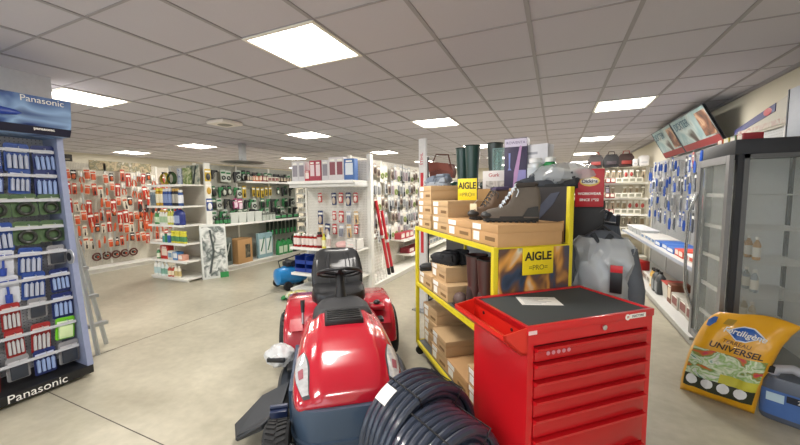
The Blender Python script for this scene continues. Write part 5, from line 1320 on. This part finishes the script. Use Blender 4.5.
# levers
MB().tube([(-.3,-.34,.50),(-.3,-.3,.60)], .009, 8).build('lever_rod', STEEL, MW)
MB().tube([(-.3,-.31,.585),(-.3,-.28,.68)], [.014,.018], 10).build('lever_grip', BLK, MW)
b = MB(); b.box(.24,.36,-.34,-.22,.56,.60,bev=.01); b.build('control_pod', REDB, MW); MB().ell((.3,-.28,.615), .03, .03, .02).build('control_knob', BLK, MW)
b = MB(); b.box(.27,.33,-.46,-.38,.50,.53,bev=.008); b.build('pedal', BLK, MW)
# wheels
def wheel(x, y, r, w, name):
    prof = [(r*.55,-w/2),(r*.9,-w/2),(r*.985,-w*.36),(r,-w*.15),(r,w*.15),(r*.985,w*.36),(r*.9,w/2),(r*.55,w/2)]
    T_ = Matrix.Translation((x, y, r)) @ Matrix.Rotation(PI/2, 4, 'Y')
    b = MB(); b.lathe([(max(.02, a), z) for a, z in prof], 36, M=T_)
    n = 30
    for k in range(n):
        a = 2*PI*k/n
        for s2 in (-1, 1):
            Mk = T_ @ Matrix.Rotation(a + (.0 if s2 > 0 else PI/n), 4, 'Z') @ Matrix.Translation((r, 0, s2*w*.2)) @ Matrix.Rotation(s2*.35, 4, 'X')
            b.box(-.006,.007,-r*.055,r*.055,-w*.19,w*.19, M=Mk)
    o = b.build(name, BLACKR, MW)
    MB().lathe([(.03,-w*.42),(r*.52,-w*.44),(r*.56,-w*.3),(r*.56,w*.3),(r*.52,w*.44),(.03,w*.42)], 28, M=T_).build('rim', mat('#c9cbcd', .35, .3), o)
    return o
for sg in (-1, 1):
    wheel(sg*.40, 0, .25, .2, 'rear_wheel'); wheel(sg*.395, -1.25, .145, .13, 'front_wheel')
    MB().cyl((sg*.22,0,.25),(sg*.36,0,.25),.03,12).build('axle', BLK, MW); MB().cyl((sg*.2,-1.25,.145),(sg*.35,-1.25,.145),.025,12).build('axle', BLK, MW)
# cutting deck with its discharge chute on the picture left
b = MB(); b.loft([[(.46*k*math.copysign(abs(math.cos(t))**.5, math.cos(t)), -.55+.26*k*math.copysign(abs(math.sin(t))**.5, math.sin(t)), z) for t in [2*PI*i/32 for i in range(32)]] for z, k in ((.075,1.03),(.17,1.02),(.2,.97),(.205,.7))]).build('cutting_deck', mat('#2b3038', .4), MW)
b = MB(); b.prism([(0,0)]*0 or [(-.38,-.72),(-.40,-1.0),(-.50,-1.09),(-.64,-1.05),(-.68,-.90),(-.55,-.74)], 0, 1, axis='z')
for v in b.bm.verts:
    k = max(0, (-v.co.x-.38)/.33)
    v.co.z = (.235 - .15*k**1.3) if v.co.z > .5 else (.205 - .16*k**1.2)
b.build('discharge_chute', mat('#2c3036', .5), MW)
b = MB(); b.tube([(-.40,-1.0,.23),(-.50,-1.09,.19),(-.64,-1.05,.1)], .012, 8); b.tube([(-.64,-1.05,.1),(-.68,-.90,.09),(-.55,-.74,.15)], .01, 8); b.build('chute_rim', mat('#23262b', .5), MW)
b = MB(); b.box(-.46,-.36,-1.06,-.99,.10,.24,bev=.006); b.tube([(-.46,-1.02,.25),(-.36,-1.02,.25)], .014, 8); b.build('hinge_bracket', mat('#1c2848', .35), MW)
R = thing('wrapped_bundle', 'crumpled clear plastic bundle with a black strap on the mower left footrest', 'plastic bag', (-1.86, 1.90, .215), 20)
b = MB(); b.ell((0,0,.08), .11, .09, .082, 24, 12)
for v in b.bm.verts: v.co += Vector((noise.noise(v.co*18), noise.noise(v.co*20+Vector((5,0,0))), noise.noise(v.co*24+Vector((0,5,0)))))*.025; v.co.z = max(0, v.co.z)
b.build('plastic_film', mat('#d8dadb', .2, var=.1, alpha=.85, spec=.8), R, sharp=.3)
MB().box(-.06,.07,-.10,-.07,.07,.10,bev=.006).build('black_strap', BLK, R)

# ================================================================ light, sky, camera
wd = bpy.data.worlds.new('world'); SC.world = wd; wd.use_nodes = True
bg = wd.node_tree.nodes['Background']; bg.inputs['Color'].default_value = (.85,.93,1,1); bg.inputs['Strength'].default_value = 2.2
for (x0, x1) in ((-8.6,-6.2),(-5.4,-3.0),(-2.2,.2)):      # daylight coming in through the shop windows
    l = bpy.data.lights.new('window_daylight', 'AREA'); l.shape = 'RECTANGLE'; l.size = x1-x0-.1; l.size_y = 2.0; l.energy = 190; l.color = (.84,.91,1)
    o = bpy.data.objects.new('window_daylight', l); C.objects.link(o); o.location = ((x0+x1)/2, YF-.12, 1.3); o.rotation_euler = (PI/2, 0, PI)
    o.rotation_euler = (-PI/2, 0, 0)
# one area light just under each lamp's diffuser
for x, y in [(l_x, l_y) for l_y in (2.087, 5.087, 8.087, 11.087, 14.087) for l_x in (.72,-1.68,-4.08,-7.08,-9.48)] + [(-1.68,-.913),(-4.08,-.913),(-7.08,-.913),(.72,-.913)]:  # the row behind the camera is added light, out of view
    if y == 2.087 and x in (.72,-7.08,-9.48): continue
    if y == 2.087 and x == -4.08: x = -4.68
    l = bpy.data.lights.new('lamp_light', 'AREA'); l.shape = 'SQUARE'; l.size = .5; l.energy = 28; l.color = (1,.955,.89)
    o = bpy.data.objects.new('lamp_light', l); C.objects.link(o); o.location = (x, y, CEIL-.02)
cam = bpy.data.cameras.new('camera'); cam.sensor_width = 36; cam.lens = 344.16/800*36; cam.clip_start = .02
co_ = bpy.data.objects.new('camera', cam); C.objects.link(co_)
yaw, pit, rol = -.4247, -.0845, -.0101
Fv = Vector((math.sin(yaw)*math.cos(pit), math.cos(yaw)*math.cos(pit), math.sin(pit))); Rv = Vector((math.cos(yaw), -math.sin(yaw), 0)); Uv = Rv.cross(Fv)
r_ = math.cos(rol)*Rv + math.sin(rol)*Uv; u_ = -math.sin(rol)*Rv + math.cos(rol)*Uv
mw = Matrix((( r_.x, u_.x, -Fv.x, 0), (r_.y, u_.y, -Fv.y, 0), (r_.z, u_.z, -Fv.z, 1.5), (0,0,0,1)))
co_.matrix_world = mw
SC.camera = co_
vs = SC.view_settings; SC.display_settings.display_device = 'sRGB'
vs.view_transform = 'Standard'; vs.look = 'None'; vs.gamma = 1; vs.use_curve_mapping = False; vs.exposure = .42
MW.scale = (1, 1, .96)
